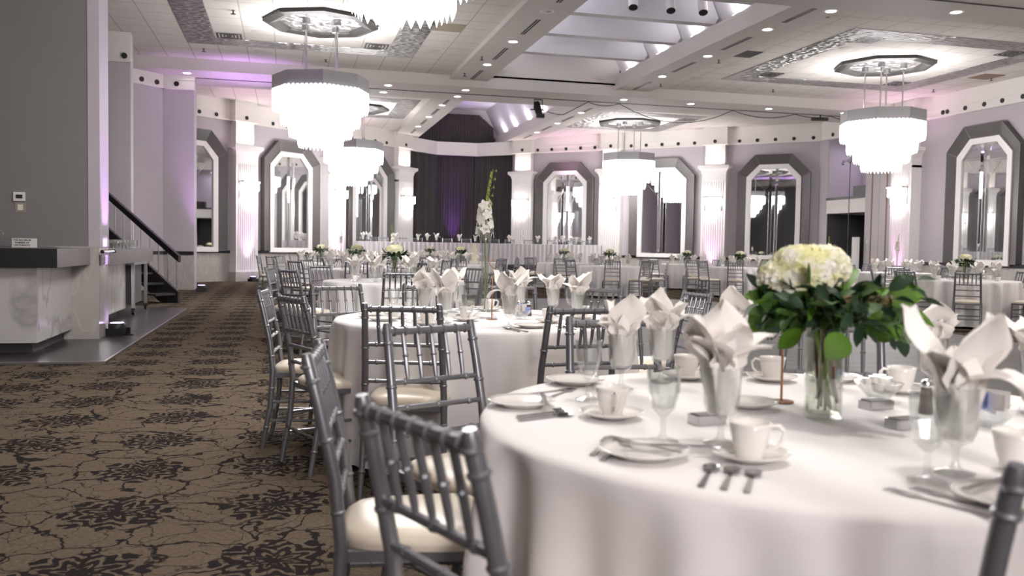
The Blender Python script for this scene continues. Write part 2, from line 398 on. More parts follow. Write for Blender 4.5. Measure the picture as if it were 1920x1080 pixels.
# ------------------------------------------------------------------ walls
CH, WS, RL = 5.0, .88, .97      # cornice bottom, wainscot top, black rail top
dot_mesh = None
def dot():
    global dot_mesh
    if dot_mesh is None:
        b = MB(); b.tube([(0, 0, 0), (0, -.02, 0)], .062, 16); o = b.build('round_vent', M['black']); dot_mesh = o.data; bpy.data.objects.remove(o)
    return dot_mesh
def add_dots(parent, xs, y, z=5.13):
    for x in xs:
        o = bpy.data.objects.new('round_vent', dot_mesh or dot()); COL.objects.link(o); o.parent = parent; o.location = (x, y, z)
def wall_seg(name, p, ang, L, gaps=(), cornice=True, dots=(), back=.3, z0=0, base=True, mat='wall', ztop=ZT):
    e = empty(name, (p[0], p[1], 0), ang); S(e)
    b = MB(); b.box(0, L, 0, back, z0 if not base else 0, ztop); b.build('plaster', M[mat], e)
    if base:
        b = MB(); b.box(0, L, -.04, 0, 0, WS); b.build('wainscot', M['stone'], e)
        b = MB(); b.box(0, L, -.065, 0, WS, RL); b.build('chair_rail', M['blackrail'], e)
    if cornice:
        b = MB(); b.box(-.02, L + .02, -.07, 0, CH + .05, ZT); b.box(-.02, L + .02, -.11, 0, CH, CH + .05); b.box(-.02, L + .02, -.09, 0, CH + .225, CH + .25)
        c = b.build('cornice', M['cream'], e); add_dots(c, dots, -.07)
    return e
# diagonal walls
xs = [WL - s for s in (9.9, 9.27, 7.0, 6.4, 5.75, 5.12, 3.25, 2.6, 1.95, 1.3)]
wall_seg('wall_left_diagonal', LDA, AL, WL, dots=[x for x in xs if 0 < x < WL])
wall_seg('wall_right_diagonal', RDA, -AL, WL, dots=(1.0, 1.63, 2.26, 2.89, 3.5, 5.0, 5.6, 6.22, 6.85, 7.47, 9.12, 9.75, 10.38, 11.01, 11.66))
# right wall with the balcony recess (26.4 .. 24.3)
wall_seg('wall_right', (URW, 24.3), -PI / 2, 30.3, dots=[24.3 - v for v in (21.0, 20.83 - .66 * 0, 20.17, 19.5, 18.9, 18.25, 17.6, 16.9)] + [.25])
b = MB(); b.box(URW + .012, 18.0, 26.42, 27.3, 0, ZT); S(b.build('wall_right_return', M['wall']))
b = MB(); b.box(URW - .07, URW + .1, 24.3, 26.75, CH + .05, ZT); b.box(URW - .11, URW + .1, 24.3, 26.7, CH, CH + .05)
c = b.build('trim_2', M['cream']); S(c)
o = bpy.data.objects.new('round_vent', dot()); COL.objects.link(o); o.parent = c; o.location = (URW - .07, 26.1, 5.13); o.rotation_euler = (0, 0, -PI / 2)
# recess shell: lower dark passage and lilac upper balcony
b = MB(); b.box(19.9, 20.1, 24.0, 26.7, 0, 2.49); b.box(URW + .02, 20, 26.40, 26.6, 0, 2.49); b.box(URW + .31, 20, 24.1, 24.3, 0, 2.5); S(b.build('wall_passage', M['darkgrey']))
b = MB(); b.box(19.0, 19.2, 24.1, 26.6, 2.9, ZT); b.box(URW + .02, 19.1, 26.40, 26.6, 2.96, ZT); b.box(URW + .31, 19.1, 24.1, 24.3, 2.9, ZT); S(b.build('wall_balcony', M['wall']))
b = MB(); b.box(URW - .03, 20, 24.3, 26.4, 2.5, 2.95); S(b.build('beam_balcony_front', M['cream']))
b = MB(); b.box(URW - .06, URW + .06, 24.3, 26.4, 2.95, 3.03); S(b.build('trim_3', M['blackrail']))
lamp('balcony_lamp', 'AREA', (18.4, 25.4, 4.9), 10, (.85, .75, 1), size=.5)
# folding partition doors on the right wall, with brown edge strips
for i, (v0, v1) in enumerate(((24.28, 23.98), (23.92, 23.28), (23.22, 22.95))):
    d = empty('door_%d' % (i + 1), (URW, v0, 0), -PI / 2); S(d); L = v0 - v1
    b = MB(); b.box(0, L, -.075, -.02, .02, 4.85); b.build('panel', M['doorpaint'], d)
    if i < 2:
        b = MB(); b.box(L, L + .055, -.085, -.02, .02, 4.85); b.build('wood_edge', M['tan'], d)
    if i == 1:
        b = MB(); b.box(L / 2 - .006, L / 2 + .006, -.078, -.07, .02, 4.85); b.build('groove', M['wallgrey'], d)

def octo(hw, z0, zs, zt, tw):
    return [(-hw, z0), (hw, z0), (hw, zs), (tw, zt), (-tw, zt), (-hw, zs)]
def ring(b, po, pi, y0o, y0i, yb=0, mi=0, skip_bottom=False):
    n = len(po)
    for i in range(n):
        if skip_bottom and i == 0: continue
        j = (i + 1) % n; a, c, d, e = po[i], po[j], pi[j], pi[i]
        b.add([(a[0], y0o, a[1]), (c[0], y0o, c[1]), (d[0], y0i, d[1]), (e[0], y0i, e[1]),
               (a[0], yb, a[1]), (c[0], yb, c[1]), (d[0], yb, d[1]), (e[0], yb, e[1])],
              [(0, 1, 2, 3), (0, 4, 5, 1), (3, 2, 6, 7), (1, 5, 6, 2), (0, 3, 7, 4)], mi)
def make_mirror():
    t = empty('wall_mirror')
    tag(t, 'x', 'mirror', 'tall mirrors in padded frames along the walls')
    P0 = octo(1.25, .97, 3.97, 4.60, .64); P1 = octo(.95, .97, 3.83, 4.27, .50)
    b = MB(); ring(b, P0, P1, -.20, -.10, -.002, skip_bottom=True); f = b.build('padded_frame', M['pad'], t)
    b = MB()
    for (q0, q1) in zip(P0[1:], P1[1:]):
        b.tube([(q0[0], -.203, q0[1]), (q1[0], -.104, q1[1])], .009, 6)
    n = len(P0)
    for Q, y in ((P0, -.2), (P1, -.103)):
        for i in range(1, n): b.tube([(Q[i][0], y, Q[i][1]), (Q[(i + 1) % n][0], y, Q[(i + 1) % n][1])], .009, 6)
    b.build('piping', M['piping'], f)
    W0 = octo(.945, .92, 3.82, 4.26, .495); W1 = octo(.775, 1.07, 3.72, 4.11, .42)
    b = MB(); ring(b, W0, W1, -.135, -.12, -.002); b.build('inner_frame', M['white'], t)
    gl = MB(); y = -.07
    # side panes, slightly turned, and bevelled strips in the middle
    def pane(b, x0, x1, tilt, z0=1.07, z1=4.11):
        def top(x): return 4.11 if abs(x) < .42 else 4.11 - (abs(x) - .42) * (.39 / .355)
        d = math.tan(R(tilt)) * (x1 - x0) / 2
        xs = [x0, x1]
        if x0 < -.42 < x1: xs = [x0, -.42, x1]
        if x0 < .42 < x1: xs = [x0, .42, x1]
        for a, c in zip(xs[:-1], xs[1:]):
            fa = y - d + 2 * d * (a - x0) / (x1 - x0); fc = y - d + 2 * d * (c - x0) / (x1 - x0)
            b.add([(a, fa, z0), (c, fc, z0), (c, fc, top(c)), (a, fa, top(a))], [(0, 1, 2, 3)])
    pane(gl, -.775, -.16, .8); pane(gl, -.16, -.055, -3.5); pane(gl, -.055, .055, 0); pane(gl, .055, .16, 3.5); pane(gl, .16, .775, -.8)
    gl.build('mirror_glass', M['mirror'], t)
    b = MB()
    for x in (-.16, -.055, .055, .16): b.box(x - .004, x + .004, y - .012, y - .008, 1.07, 3.3)
    for x0, z0, x1, z1 in ((-.7, 3.78, 0, 3.0), (.7, 3.78, 0, 3.0), (-.35, 4.1, .35, 3.35), (.35, 4.1, -.35, 3.35)):
        b.tube([(x0, y - .01, z0), (x1, y - .01, z1)], .003, 4)
    b.build('bevel_line', M['steel'], t)
    b = MB(); b.box(-.78, .78, -.03, -.004, 1.05, 3.75); b.build('backing_board', M['darkgrey'], t)
    return t
mirror = Proto(make_mirror)
def on_wall(A, ang, s, off=0):
    return (A[0] + s * math.cos(ang) + off * math.sin(ang), A[1] + s * math.sin(ang) - off * math.cos(ang), 0)
for s, lab in ((1.75, 'half-hidden mirror behind the grey wall end on the far left'),
               (WL - 6.2, 'tall padded-frame mirror right of the leftmost fluted column'),
               (WL - 2.25, 'padded-frame mirror left of the stage, behind the head table')):
    mirror.put(on_wall(LDA, AL, s, .0), AL, lab)
for s, lab in ((2.25, 'padded-frame mirror just right of the stage curtain'),
               (6.27, 'padded-frame mirror second right of the stage, partly behind chandelier'),
               (10.36, 'padded-frame mirror reflecting several chandeliers, left of the balcony recess')):
    mirror.put(on_wall(RDA, -AL, s, .0), -AL, lab)
mirror.put((URW, 19.4, 0), -PI / 2, 'rightmost tall mirror with diamond bevels at the picture edge')

# columns
def make_column():
    t = empty('column'); S(t)
    W = .44; D = -.34
    b = MB(); b.box(-W - .05, W + .05, D - .05, 0, 0, .3); b.build('plinth', M['stone'], t)
    b = MB(); b.box(-W - .03, W + .03, D - .03, 0, .3, .36); b.box(-W + .012, W - .012, D + .02, -.001, .36, 3.749)
    b.box(-W, -W + .07, D, 0, .36, 3.75); b.box(W - .07, W, D, 0, .36, 3.75); b.box(-W, W, D, 0, 3.68, 3.78)
    n = 9; w0 = (2 * W - .14) / n
    for i in range(n):
        x = -W + .07 + (i + .5) * w0; b.tube([(x, D + .02, .36), (x, D + .02, 3.7)], w0 * .36, 8, False)
    b.build('shaft', M['white'], t, smooth='auto')
    b = MB()
    pr = [(0, 3.95), (.02, 4.0), (.03, 4.06), (.09, 4.13), (.13, 4.16), (.13, 4.26), (.0, 4.28)]
    for (o0, z0), (o1, z1) in zip(pr[:-1], pr[1:]):
        a = [(-W - o0, 0, z0), (-W - o0, D - o0, z0), (W + o0, D - o0, z0), (W + o0, 0, z0)]
        c = [(-W - o1, 0, z1), (-W - o1, D - o1, z1), (W + o1, D - o1, z1), (W + o1, 0, z1)]
        b.add(a + c, [(0, 1, 5, 4), (1, 2, 6, 5), (2, 3, 7, 6)])
    b.box(-W, W, D, -.001, 3.782, 4.262)
    b.build('capital', M['white'], t)
    b = MB(); b.box(-W + .08, W - .08, D + .1, 0, 4.28, CH); b.build('upper_shaft', M['cream'], t)
    b = MB(); b.box(-W - .0, W + .0, D + .03, 0, CH + .05, ZT); b.box(-W - .04, W + .04, D - .01, 0, CH, CH + .05); b.box(-W - .02, W + .02, D + .01, 0, CH + .225, CH + .25)
    c = b.build('cornice', M['cream'], t)
    o = bpy.data.objects.new('round_vent', dot()); COL.objects.link(o); o.parent = c; o.location = (0, D + .03, 5.13)
    return t
column = Proto(make_column)
def make_sconce():
    t = empty('wall_sconce'); tag(t, 'x', 'wall light', 'crystal wall sconces on the columns')
    b = MB(); b.box(-.33, .33, -.06, 0, .60, .66); b.box(-.31, -.27, -.04, 0, .15, .62); b.box(.27, .31, -.04, 0, .15, .62); b.box(-.32, .32, -.23, -.21, .62, .66); b.box(-.33, -.31, -.23, 0, .62, .66); b.box(.31, .33, -.23, 0, .62, .66)
    b.build('bracket', M['chrome'], t)
    for k, (hw, d, z1, z0) in enumerate(((.30, .21, .62, .38), (.22, .16, .45, .16), (.14, .11, .25, -.02))):
        b = MB(); n = 9 - 2 * k
        for i in range(n):
            x0 = -hw + 2 * hw * i / n; x1 = x0 + 2 * hw / n * .92; xm = (x0 + x1) / 2
            b.add([(x0, -d + .02, z1), (x1, -d + .02, z1), (xm, -d - .02, z1), (x0, -d + .02, z0), (x1, -d + .02, z0), (xm, -d - .02, z0), (xm, -d + .01, z0 - .03)],
                  [(0, 2, 1), (0, 3, 5, 2), (2, 5, 4, 1), (1, 4, 3, 0), (3, 6, 5), (5, 6, 4), (4, 6, 3)])
        for sgn in (-1, 1):
            for i in range(4):
                y0 = -d + d * i / 4; b.box(sgn * hw - .006, sgn * hw + .006, y0, y0 + d / 4 * .9, z0, z1)
        b.build('crystal_tier', M['sconceglow'], t)
    return t
sconce = Proto(make_sconce)
def col_at(A, ang, s, lab, violet=0, pinkc=PINK, top=7, base_fix=True):
    x, y, _ = on_wall(A, ang, s)
    column.put((x, y, 0), ang)
    sx, sy, _ = on_wall(A, ang, s, .345)
    sconce.put((sx, sy, 2.48), ang, lab)
    n = Vector((math.sin(ang), -math.cos(ang), 0))
    p = Vector((x, y, 0)) + n * .37
    lamp('capital_uplight', 'AREA', (p.x - n.x * .02, p.y - n.y * .02, 4.32), top, (1, .9, .86), aim=(-n.x * .3, -n.y * .3, 1), size=.4, sy=.08).rotation_euler = (PI, 0, ang)
    if violet:
        q = Vector((x, y, .22)) + n * .62
        lamp('violet_uplight', 'SPOT', q, violet, pinkc, aim=(-n.x * .13, -n.y * .13, 1), size=.03, angle=44, blend=.9)
        par_can(q.x + n.x * .0, q.y, ang)
def make_par():
    t = empty('par_uplight'); tag(t, 'x', 'uplight', 'violet LED uplights on the floor')
    b = MB(); b.lathe([(0, .02), (.09, .02), (.105, .05), (.105, .14), (.095, .155), (0, .155)], 20); b.build('housing', M['black'], t, smooth='auto')
    b = MB(); b.lathe([(0, .158), (.08, .158), (.085, .15)], 20); b.build('lens', M['lens'], t)
    b = MB(); b.box(.05, .2, -.02, .02, 0, .015); b.box(-.12, .12, -.11, -.1, 0, .09); b.box(-.12, .12, .1, .11, 0, .09); b.build('foot', M['black'], t)
    return t
par = Proto(make_par)
PAR_N = 0
PAR_LAB = ['round black uplight at the foot of the leftmost fluted column', 'round black uplight below the left middle column by the mirrors', 'round black uplight left of the stage curtain',
           'round black uplight right of the stage curtain', 'round black uplight under the column beside the third right mirror', 'round black uplight under the column nearest the folding doors', 'x', 'y']
def par_can(x, y, ang):
    global PAR_N
    par.put((x, y, 0), ang, PAR_LAB[PAR_N]); PAR_N += 1
col_at(LDA, AL, WL - 8.3, 'lit crystal sconce on the leftmost fluted column', 200)
col_at(LDA, AL, WL - 4.24, 'lit crystal sconce on the column between the two left mirrors', 200, pinkc=(1, .5, .9))
col_at(LDA, AL, WL - .42, 'lit crystal sconce on the column left of the stage', 160, top=9)
col_at(RDA, -AL, .42, 'lit crystal sconce on the column right of the stage', 160, top=9)
col_at(RDA, -AL, 4.26, 'lit crystal sconce on the column behind the middle chandelier', 0)
col_at(RDA, -AL, 8.3, 'lit crystal sconce on the column between the two right mirrors', 110)
col_at((URW, 22.3), -PI / 2, 0, 'lit crystal sconce on the column beside the folding doors', 90)

# apse behind the stage
AP = [(4.62, 35.0), (6.0, 36.25), (7.7, 36.25), (9.08, 35.0)]
def strip(b, pts, off, z0, z1, th):
    for (x0, y0), (x1, y1) in zip(pts[:-1], pts[1:]):
        b.add([(x0, y0 + off, z0), (x1, y1 + off, z0), (x1, y1 + off, z1), (x0, y0 + off, z1), (x0, y0 + off + th, z0), (x1, y1 + off + th, z0), (x1, y1 + off + th, z1), (x0, y0 + off + th, z1)],
              [(0, 1, 2, 3), (7, 6, 5, 4), (0, 4, 5, 1), (3, 2, 6, 7)])
b = MB(); strip(b, AP, 0, CH - .02, ZB, .12); strip(b, AP, -.04, CH - .02, CH + .04, .05); strip(b, AP, -.02, CH + .2, CH + .225, .03); S(b.build('trim_4', M['cream']))
def pleats(b, p0, p1, z0, z1f, amp=.05, pitch=.11, n=4):
    L = math.hypot(p1[0] - p0[0], p1[1] - p0[1]); k = max(2, int(L / pitch) * n); ex, ey = (p1[0] - p0[0]) / L, (p1[1] - p0[1]) / L
    vs = []
    for i in range(k + 1):
        t = L * i / k; o = amp * math.sin(2 * PI * t / pitch) + .3 * amp * math.sin(2 * PI * t / pitch * .37 + 1)
        x, y = p0[0] + ex * t + ey * o, p0[1] + ey * t - ex * o
        vs += [(x, y, z0), (x, y, z1f(p0[0] + ex * t))]
    b.add(vs, [(2 * i, 2 * i + 2, 2 * i + 3, 2 * i + 1) for i in range(k)])
b = MB()
for q0, q1 in zip(AP[:-1], AP[1:]): pleats(b, (q0[0], q0[1] + .3), (q1[0], q1[1] + .3), 0, lambda x: 5.1)
tag(b.build('stage_curtain', M['curtain'], smooth=True), 'floor-length pleated black curtain behind the head table', 'curtain')
def ct(x):
    h = 6.78
    if x > 7.9: h = 6.78 - (x - 7.9) * .83
    if x < 5.8: h = 6.78 - (5.8 - x) * .83
    return h
b = MB(); pleats(b, (5.2, 36.9), (8.52, 36.9), 5.2, ct, .04, .1)
tag(b.build('upper_curtain', M['curtain'], smooth=True), 'short black pleated curtain above the cream valance over the stage', 'curtain')
b = MB(); b.box(3.6, 10.2, 37.3, 37.5, 0, 7.2); S(b.build('wall_back', M['cream']))
b = MB(); b.box(4.0, 4.7, 35.0, 37.4, 0, 5.6); b.box(9.0, 9.7, 35.0, 37.4, 0, 5.6); S(b.build('wall_apse_side', M['wall']))
lamp('stage_violet_uplight', 'SPOT', (6.75, 36.1, .65), 300, (.45, .12, 1), aim=(0, .12, 1), size=.03, angle=38, blend=.9)
lamp('vault_violet', 'SPOT', (6.2, 35.7, 6.0), 30, (.55, .3, 1), aim=(.6, -.9, .6), size=.1, angle=100, blend=.9)

# left-hand bar side walls
b = MB(); b.box(-13.9, -2.28, 11.5, 12.0, WS + .24, ZT); S(b.build('wall_bar_end', M['wallgrey']))
b = MB(); b.box(-2.29, -2.16, 11.49, 12.03, 1.12, ZT); S(b.build('wall_bar_end_face', M['wall']))
b = MB(); b.box(-2.62, -2.17, 11.47, 12.05, 0, 1.12); S(b.build('column_bar_plinth', M['stone']))
e = wall_seg('wall_stair_side', (-9.9, 20.5), 0, 6.66, dots=(6.55,), back=.35)
b = MB(); b.box(-4.9, -4.7, 20.85, 22.4, 0, ZT); S(b.build('wall_stair_return', M['wall']))
e = wall_seg('wall_recess', (-3.3, 23.3), .0, 0, cornice=False, base=False) if False else None
p0, p1, p2 = (-4.7, 22.03), (-3.0, 23.68), (-2.25, 23.6)
for nm, a, c, dd in (('wall_recess_left', p0, p1, (1.72, 2.15)), ('wall_recess_right', p1, p2, (.35,))):
    L = math.hypot(c[0] - a[0], c[1] - a[1]); wall_seg(nm, a, math.atan2(c[1] - a[1], c[0] - a[0]), L, dots=dd, back=.3)
b = MB(); b.box(-2.55, -2.25, 23.6, 26.5, 0, 0.01)
# wall running from that corner back to the diagonal wall, hidden side
b = MB(); b.add([(-2.55, 23.8, 0), (-4.2, 26.8, 0), (-4.2, 26.8, ZT), (-2.55, 23.8, ZT)], [(0, 1, 2, 3)]); b.box(-4.3, -4.1, 23.5, 27.2, 0, ZT); S(b.build('wall_left_hidden', M['wall']))
# rest of the room behind and beside the camera, seen in the mirrors
b = MB(); b.box(-14.2, -14, -6, 23, 0, ZT); S(b.build('wall_left', M['wall']))
b = MB(); b.box(-14, 21, -6.2, -6, 0, 7.2); S(b.build('wall_rear', M['wall']))
par.put((-2.05, 11.94 - .02, .012), R(-15), 'black LED uplight on the dark floor by the marble bar'); 
par.put((-2.0, 22.75, 0), 0, 'black LED uplight at the corner of the far grey wall')
lamp('violet_uplight', 'SPOT', (-1.98, 11.8, .2), 900, (.68, .36, 1), aim=(-.075, -.01, 1), size=.02, angle=24, blend=.9)
lamp('violet_uplight', 'SPOT', (-2.06, 22.9, .2), 420, (.75, .4, 1), aim=(.05, .14, 1), size=.04, angle=46, blend=1)
lamp('added_pink_wash', 'SPOT', (-1.2, 27.0, 3.6), 70, (1, .5, .85), aim=(.2, -.1, 1), size=.2, angle=110, blend=1)  # added mid-air spots that tint the ceiling pink, no fixture there
lamp('added_pink_wash', 'SPOT', (10.4, 33.0, 3.6), 80, (1, .5, .85), aim=(.05, -.05, 1), size=.2, angle=110, blend=1)
lamp('added_pink_wash', 'SPOT', (16.6, 21.5, 3.6), 60, (1, .5, .85), aim=(0, -.05, 1), size=.2, angle=110, blend=1)
lamp('added_violet_wash', 'SPOT', (-2.0, 12.4, .4), 1500, (.66, .36, 1), aim=(-.02, .5, 1), size=.1, angle=34, blend=1)  # extra spot near the par can, added to deepen violet on the tiles
lamp('added_beam_wash', 'SPOT', (-1.9, 22.6, .4), 800, (.66, .34, 1), aim=(.22, .13, 1), size=.1, angle=34, blend=1)  # second spot added by the corner par can to tint the cross beam

# ------------------------------------------------------------------ ceiling fittings
def tin_frame(name, u0, u1, v0, v1, w, lab):
    b = MB(); z0, z1 = ZT - .012, ZT - .001
    b.box(u0, u1, v0, v0 + w, z0, z1); b.box(u0, u1, v1 - w, v1, z0, z1); b.box(u0, u0 + w, v0 + w, v1 - w, z0, z1); b.box(u1 - w, u1, v0 + w, v1 - w, z0, z1)
    S(b.build(name, M['tin']))
TW = .6248
tin_frame('trim_5', -2.13, 2.865, 15.39, 21.0, TW, '')
tin_frame('trim_6', 10.87, 16.3, 15.45, 21.0, TW, '')
tin_frame('trim_7', 9.8, 13.5, 26.95, 31.05, TW, '')
tin_frame('trim_8', .25, 3.95, 26.95, 31.05, TW, '')
tin_frame('trim_9', -2.13, 2.865, 4.7, 10.3, TW, '')

def make_chandelier():
    t = empty('chandelier'); tag(t, 'x', 'chandelier', 'tiered crystal chandeliers')
    ph = 0
    c = MB()
    o8 = lambda r: [(r * math.cos(PI / 4 * k), r * math.sin(PI / 4 * k)) for k in range(8)]
    for r0, r1, z0, z1 in ((1.13, 1.0, ZT - .07, ZT - .10), (1.0, .86, ZT - .10, ZT - .06), (.86, .80, ZT - .06, ZT - .03)):
        a, d = o8(r0), o8(r1)
        c.add([(*p, z0) for p in a] + [(*p, z1) for p in d], [(i, i + 8, (i + 1) % 8 + 8, (i + 1) % 8) for i in range(8)])
    a = o8(1.13); c.add([(*p, ZT) for p in a] + [(*p, ZT - .07) for p in a], [(i, i + 8, (i + 1) % 8 + 8, (i + 1) % 8) for i in range(8)])
    cn = c.build('canopy_frame', M['canopy'], t)
    c = MB(); c.add([(*p, ZT - .028) for p in o8(.82)], [tuple(range(8))[::-1]]); c.build('canopy_plate', M['tin'], cn)
    for k in range(4):
        q = PI / 4 + k * PI / 2; x, y = .42 * math.cos(q), .42 * math.sin(q)
        c = MB(); c.tube([(x, y, ZT - .12), (x, y, 4.4)], .018, 8); rd = c.build('rod', M['chrome'], t)
        c = MB(); c.lathe([(.0, ZT - .13), (.07, ZT - .13), (.075, ZT - .09), (.075, ZT - .03)], 14, (x, y, 0)); c.build('rod_cup', M['steel'], rd, smooth='auto')
    c = MB(); a = o8(.95); d = o8(.93)
    c.add([(*p, 4.23) for p in a] + [(*p, 4.52) for p in a] + [(*p, 4.52) for p in d] + [(*p, 4.23) for p in d],
          [(i, (i + 1) % 8, (i + 1) % 8 + 8, i + 8) for i in range(8)] + [(i + 8, (i + 1) % 8 + 8, (i + 1) % 8 + 16, i + 16) for i in range(8)] + [(i + 16, (i + 1) % 8 + 16, (i + 1) % 8 + 24, i + 24) for i in range(8)])
    for p in a[:4]: c.tube([(p[0] * .97, p[1] * .97, 4.44), (-p[0] * .97, -p[1] * .97, 4.44)], .015, 6)
    c.build('band', M['band'], t)
    for r, z1, z0 in ((.94, 4.25, 3.90), (.78, 4.0, 3.62), (.62, 3.7, 3.40), (.44, 3.5, 3.2)):
        c = MB(); pts = o8(r)
        for k in range(8):
            p, q = Vector(pts[k]), Vector(pts[(k + 1) % 8]); n = max(3, round((q - p).length / .092)); e = (q - p) / n; nn = Vector((e.y, -e.x)).normalized()
            for i in range(n):
                p0 = p + e * i; p1 = p + e * (i + .94); pm = (p0 + p1) / 2 + nn * .025
                c.add([(p0.x, p0.y, z1), (p1.x, p1.y, z1), (pm.x, pm.y, z1), (p0.x, p0.y, z0), (p1.x, p1.y, z0), (pm.x, pm.y, z0), ((p0.x + p1.x) / 2, (p0.y + p1.y) / 2, z0 - .085)],
                      [(0, 3, 5, 2), (2, 5, 4, 1), (1, 4, 3, 0), (3, 6, 5), (5, 6, 4), (4, 6, 3)])
        c.build('crystal_tier', M['crystal'], t)
        c = MB(); c.add([(*p, z0 + .02) for p in o8(r - .01)], [tuple(range(8))[::-1]]); c.build('tier_plate', M['crystal'], t)
    c = MB(); c.add([(*p, 4.34) for p in o8(.7)], [tuple(range(8))]); c.build('lamp_tray', M['crystal'], t)
    return t
chand = Proto(make_chandelier)
CH_POS = [(.66, 18.25, 'large crystal chandelier at upper left with full octagonal canopy'), (13.62, 18.2, 'large crystal chandelier hanging at the right'),
          (2.1, 29.1, 'smaller-looking chandelier behind the large left one'), (11.6, 29.1, 'chandelier in front of the right-hand diagonal mirrors'),
          (.95, 7.55, 'chandelier cropped by the top edge of the photo')]
for x, y, l in CH_POS: chand.put((x, y, 0), 0, l)
for x, y in ((13.6, 7.5),): lamp('chandelier_glow_beyond_frame', 'POINT', (x, y, 3.9), 260, WARM, size=.8)
lamp('chandelier_fill_behind', 'POINT', (.9, -4.6, 2.9), 560, (1, .965, .955), size=.8)  # unseen point lamp for a rear chandelier, shifted to fill the table fronts

# recessed downlights, slots, sprinklers, air registers, ceiling speakers
def make_down(lit):
    t = empty('downlight'); tag(t, 'x', 'downlight')
    b = MB(); b.lathe([(.085, 0), (.125, -.006), (.13, 0)], 20); b.build('trim_ring', M['white'], t, smooth='auto')
    b = MB(); b.add([(.088 * math.cos(2 * PI * k / 16), .088 * math.sin(2 * PI * k / 16), -.003) for k in range(16)], [tuple(range(16))[::-1]]); b.build('lamp_face', M['bulb'] if lit else M['bulb_off'], t)
    return t
down, down_off = Proto(lambda: make_down(True)), Proto(lambda: make_down(False))
ordn = ['nearest', 'second nearest', 'third nearest', 'fourth nearest', 'fifth nearest', 'sixth nearest', 'seventh nearest', 'farthest', 'extra']
for i, v in enumerate((18.24, 20.7, 27.0, 29.57, 32.06)): down.put((4.61, v, ZB), 0, 'lit downlight in the left long beam, %s to camera' % ordn[i], 'downlights in the left beam')
down_off.put((4.61, 15.74, ZB), 0, 'unlit downlight in the left long beam')
for i, v in enumerate((13.6, 15.69, 18.21, 20.67, 26.94, 29.5, 32.05)): down.put((9.08, v, ZB - (.001 if v > 13.7 else .175)), 0, 'lit downlight in the right long beam, %s to camera' % ordn[i], 'downlights in the right beam')
for i, (u, v) in enumerate(((-2.38, 23.24), (2.55, 23.25), (4.6, 23.26), (9.08, 23.26), (11.12, 23.28), (13.6, 23.3), (16.07, 23.25))):
    down.put((u, v, ZC), 0, 'lit downlight in the cross beam front row, %s from the left' % ['first', 'second', 'third', 'fourth', 'fifth', 'sixth', 'seventh'][i], 'downlights in the cross beam')
for i, (u, v) in enumerate(((2.54, 24.33), (4.58, 24.32), (16.0, 24.3))):
    down.put((u, v, ZC), 0, 'lit downlight in the cross beam rear row, %s from the left' % ['first', 'second', 'third'][i], 'downlights in the cross beam')
down.put((11.14, 13.03, ZC), 0, 'lit downlight near the top right corner of the photo', 'downlights in the front cross beam')

def make_slot():
    t = empty('slot_diffuser'); tag(t, 'x', 'air vent')
    b = MB(); b.box(-.07, .07, -.62, .62, -.006, 0); b.build('frame', M['ceilpaint'], t)
    b = MB(); b.box(-.045, -.01, -.6, .6, -.009, -.005); b.box(.01, .045, -.6, .6, -.009, -.005); b.build('slot', M['slot'], t)
    return t
slot = Proto(make_slot)
for side, u in (('left', 4.62), ('right', 9.08)):
    for i, v in enumerate((14.5, 16.93, 19.45, 21.95, 26.15, 28.35, 30.8, 33.4)):
        slot.put((u, v, ZB), 0, 'double slot air vent in the %s long beam, %s to camera' % (side, ordn[i]), 'slot vents in the %s beam' % side)
def make_reg():
    t = empty('air_register'); tag(t, 'x', 'air vent')
    b = MB(); b.box(-.3, .3, -.3, .3, -.006, 0); b.build('plate', M['ceilpaint'], t)
    b = MB()
    for r in (.24, .17, .10):
        for s in (-1, 1): b.box(-r, r, s * r - .018, s * r + .018, -.012, -.005); b.box(s * r - .018, s * r + .018, -r, r, -.012, -.005)
    b.box(-.05, .05, -.05, .05, -.012, -.005); b.build('louvre', M['slot'], t)
    return t
reg = Proto(make_reg)
for (u, v, l) in ((-1.2, 20.07, 'square air register left of the large left canopy'), (1.93, 20.05, 'square air register right behind the large left canopy'), (11.72, 20.05, 'air register in the far left corner of the right tin border'),
                  (11.7, 16.2, 'air register in the near left corner of the right tin border'), (15.4, 20.05, 'air register in the far right corner of the right tin border'), (15.4, 16.3, 'air register at the right picture edge near the tin border'),
                  (13.2, 27.8, 'air register beside the tin border before the right diagonal wall'), (15.9, 25.9, 'air register on the ceiling near the right diagonal wall'), (-1.9, 25.8, 'air register behind the cross beam at far left')):
    reg.put((u, v, ZT - .001), 0, l, 'square air registers in the tile ceiling')
b = MB(); b.box(9.66, 10.27, 17.9, 18.5, ZT - .01, ZT - .001); tag(b.build('return_grille', M['slot']), 'dark square ceiling grille beside the right long beam', 'air vent')
b = MB(); b.box(2.87, 3.48, 17.6, 18.22, ZT - .008, ZT - .001); tag(b.build('access_panel', M['beige']), 'yellowish ceiling panel beside the left tin border', 'ceiling panel')
b = MB(); b.box(16.55, 17.15, 18.3, 18.9, ZT - .008, ZT - .001); tag(b.build('access_panel', M['tan']), 'brownish ceiling panel outside the right tin border', 'ceiling panel')
def make_spk():
    b = MB(); b.lathe([(0, -.012), (.08, -.014), (.1, -.006), (.15, -.01), (.165, 0)], 20); o = b.build('ceiling_speaker', M['ceilpaint'], smooth=True); tag(o, 'x', 'speaker'); return o
spk = Proto(make_spk)
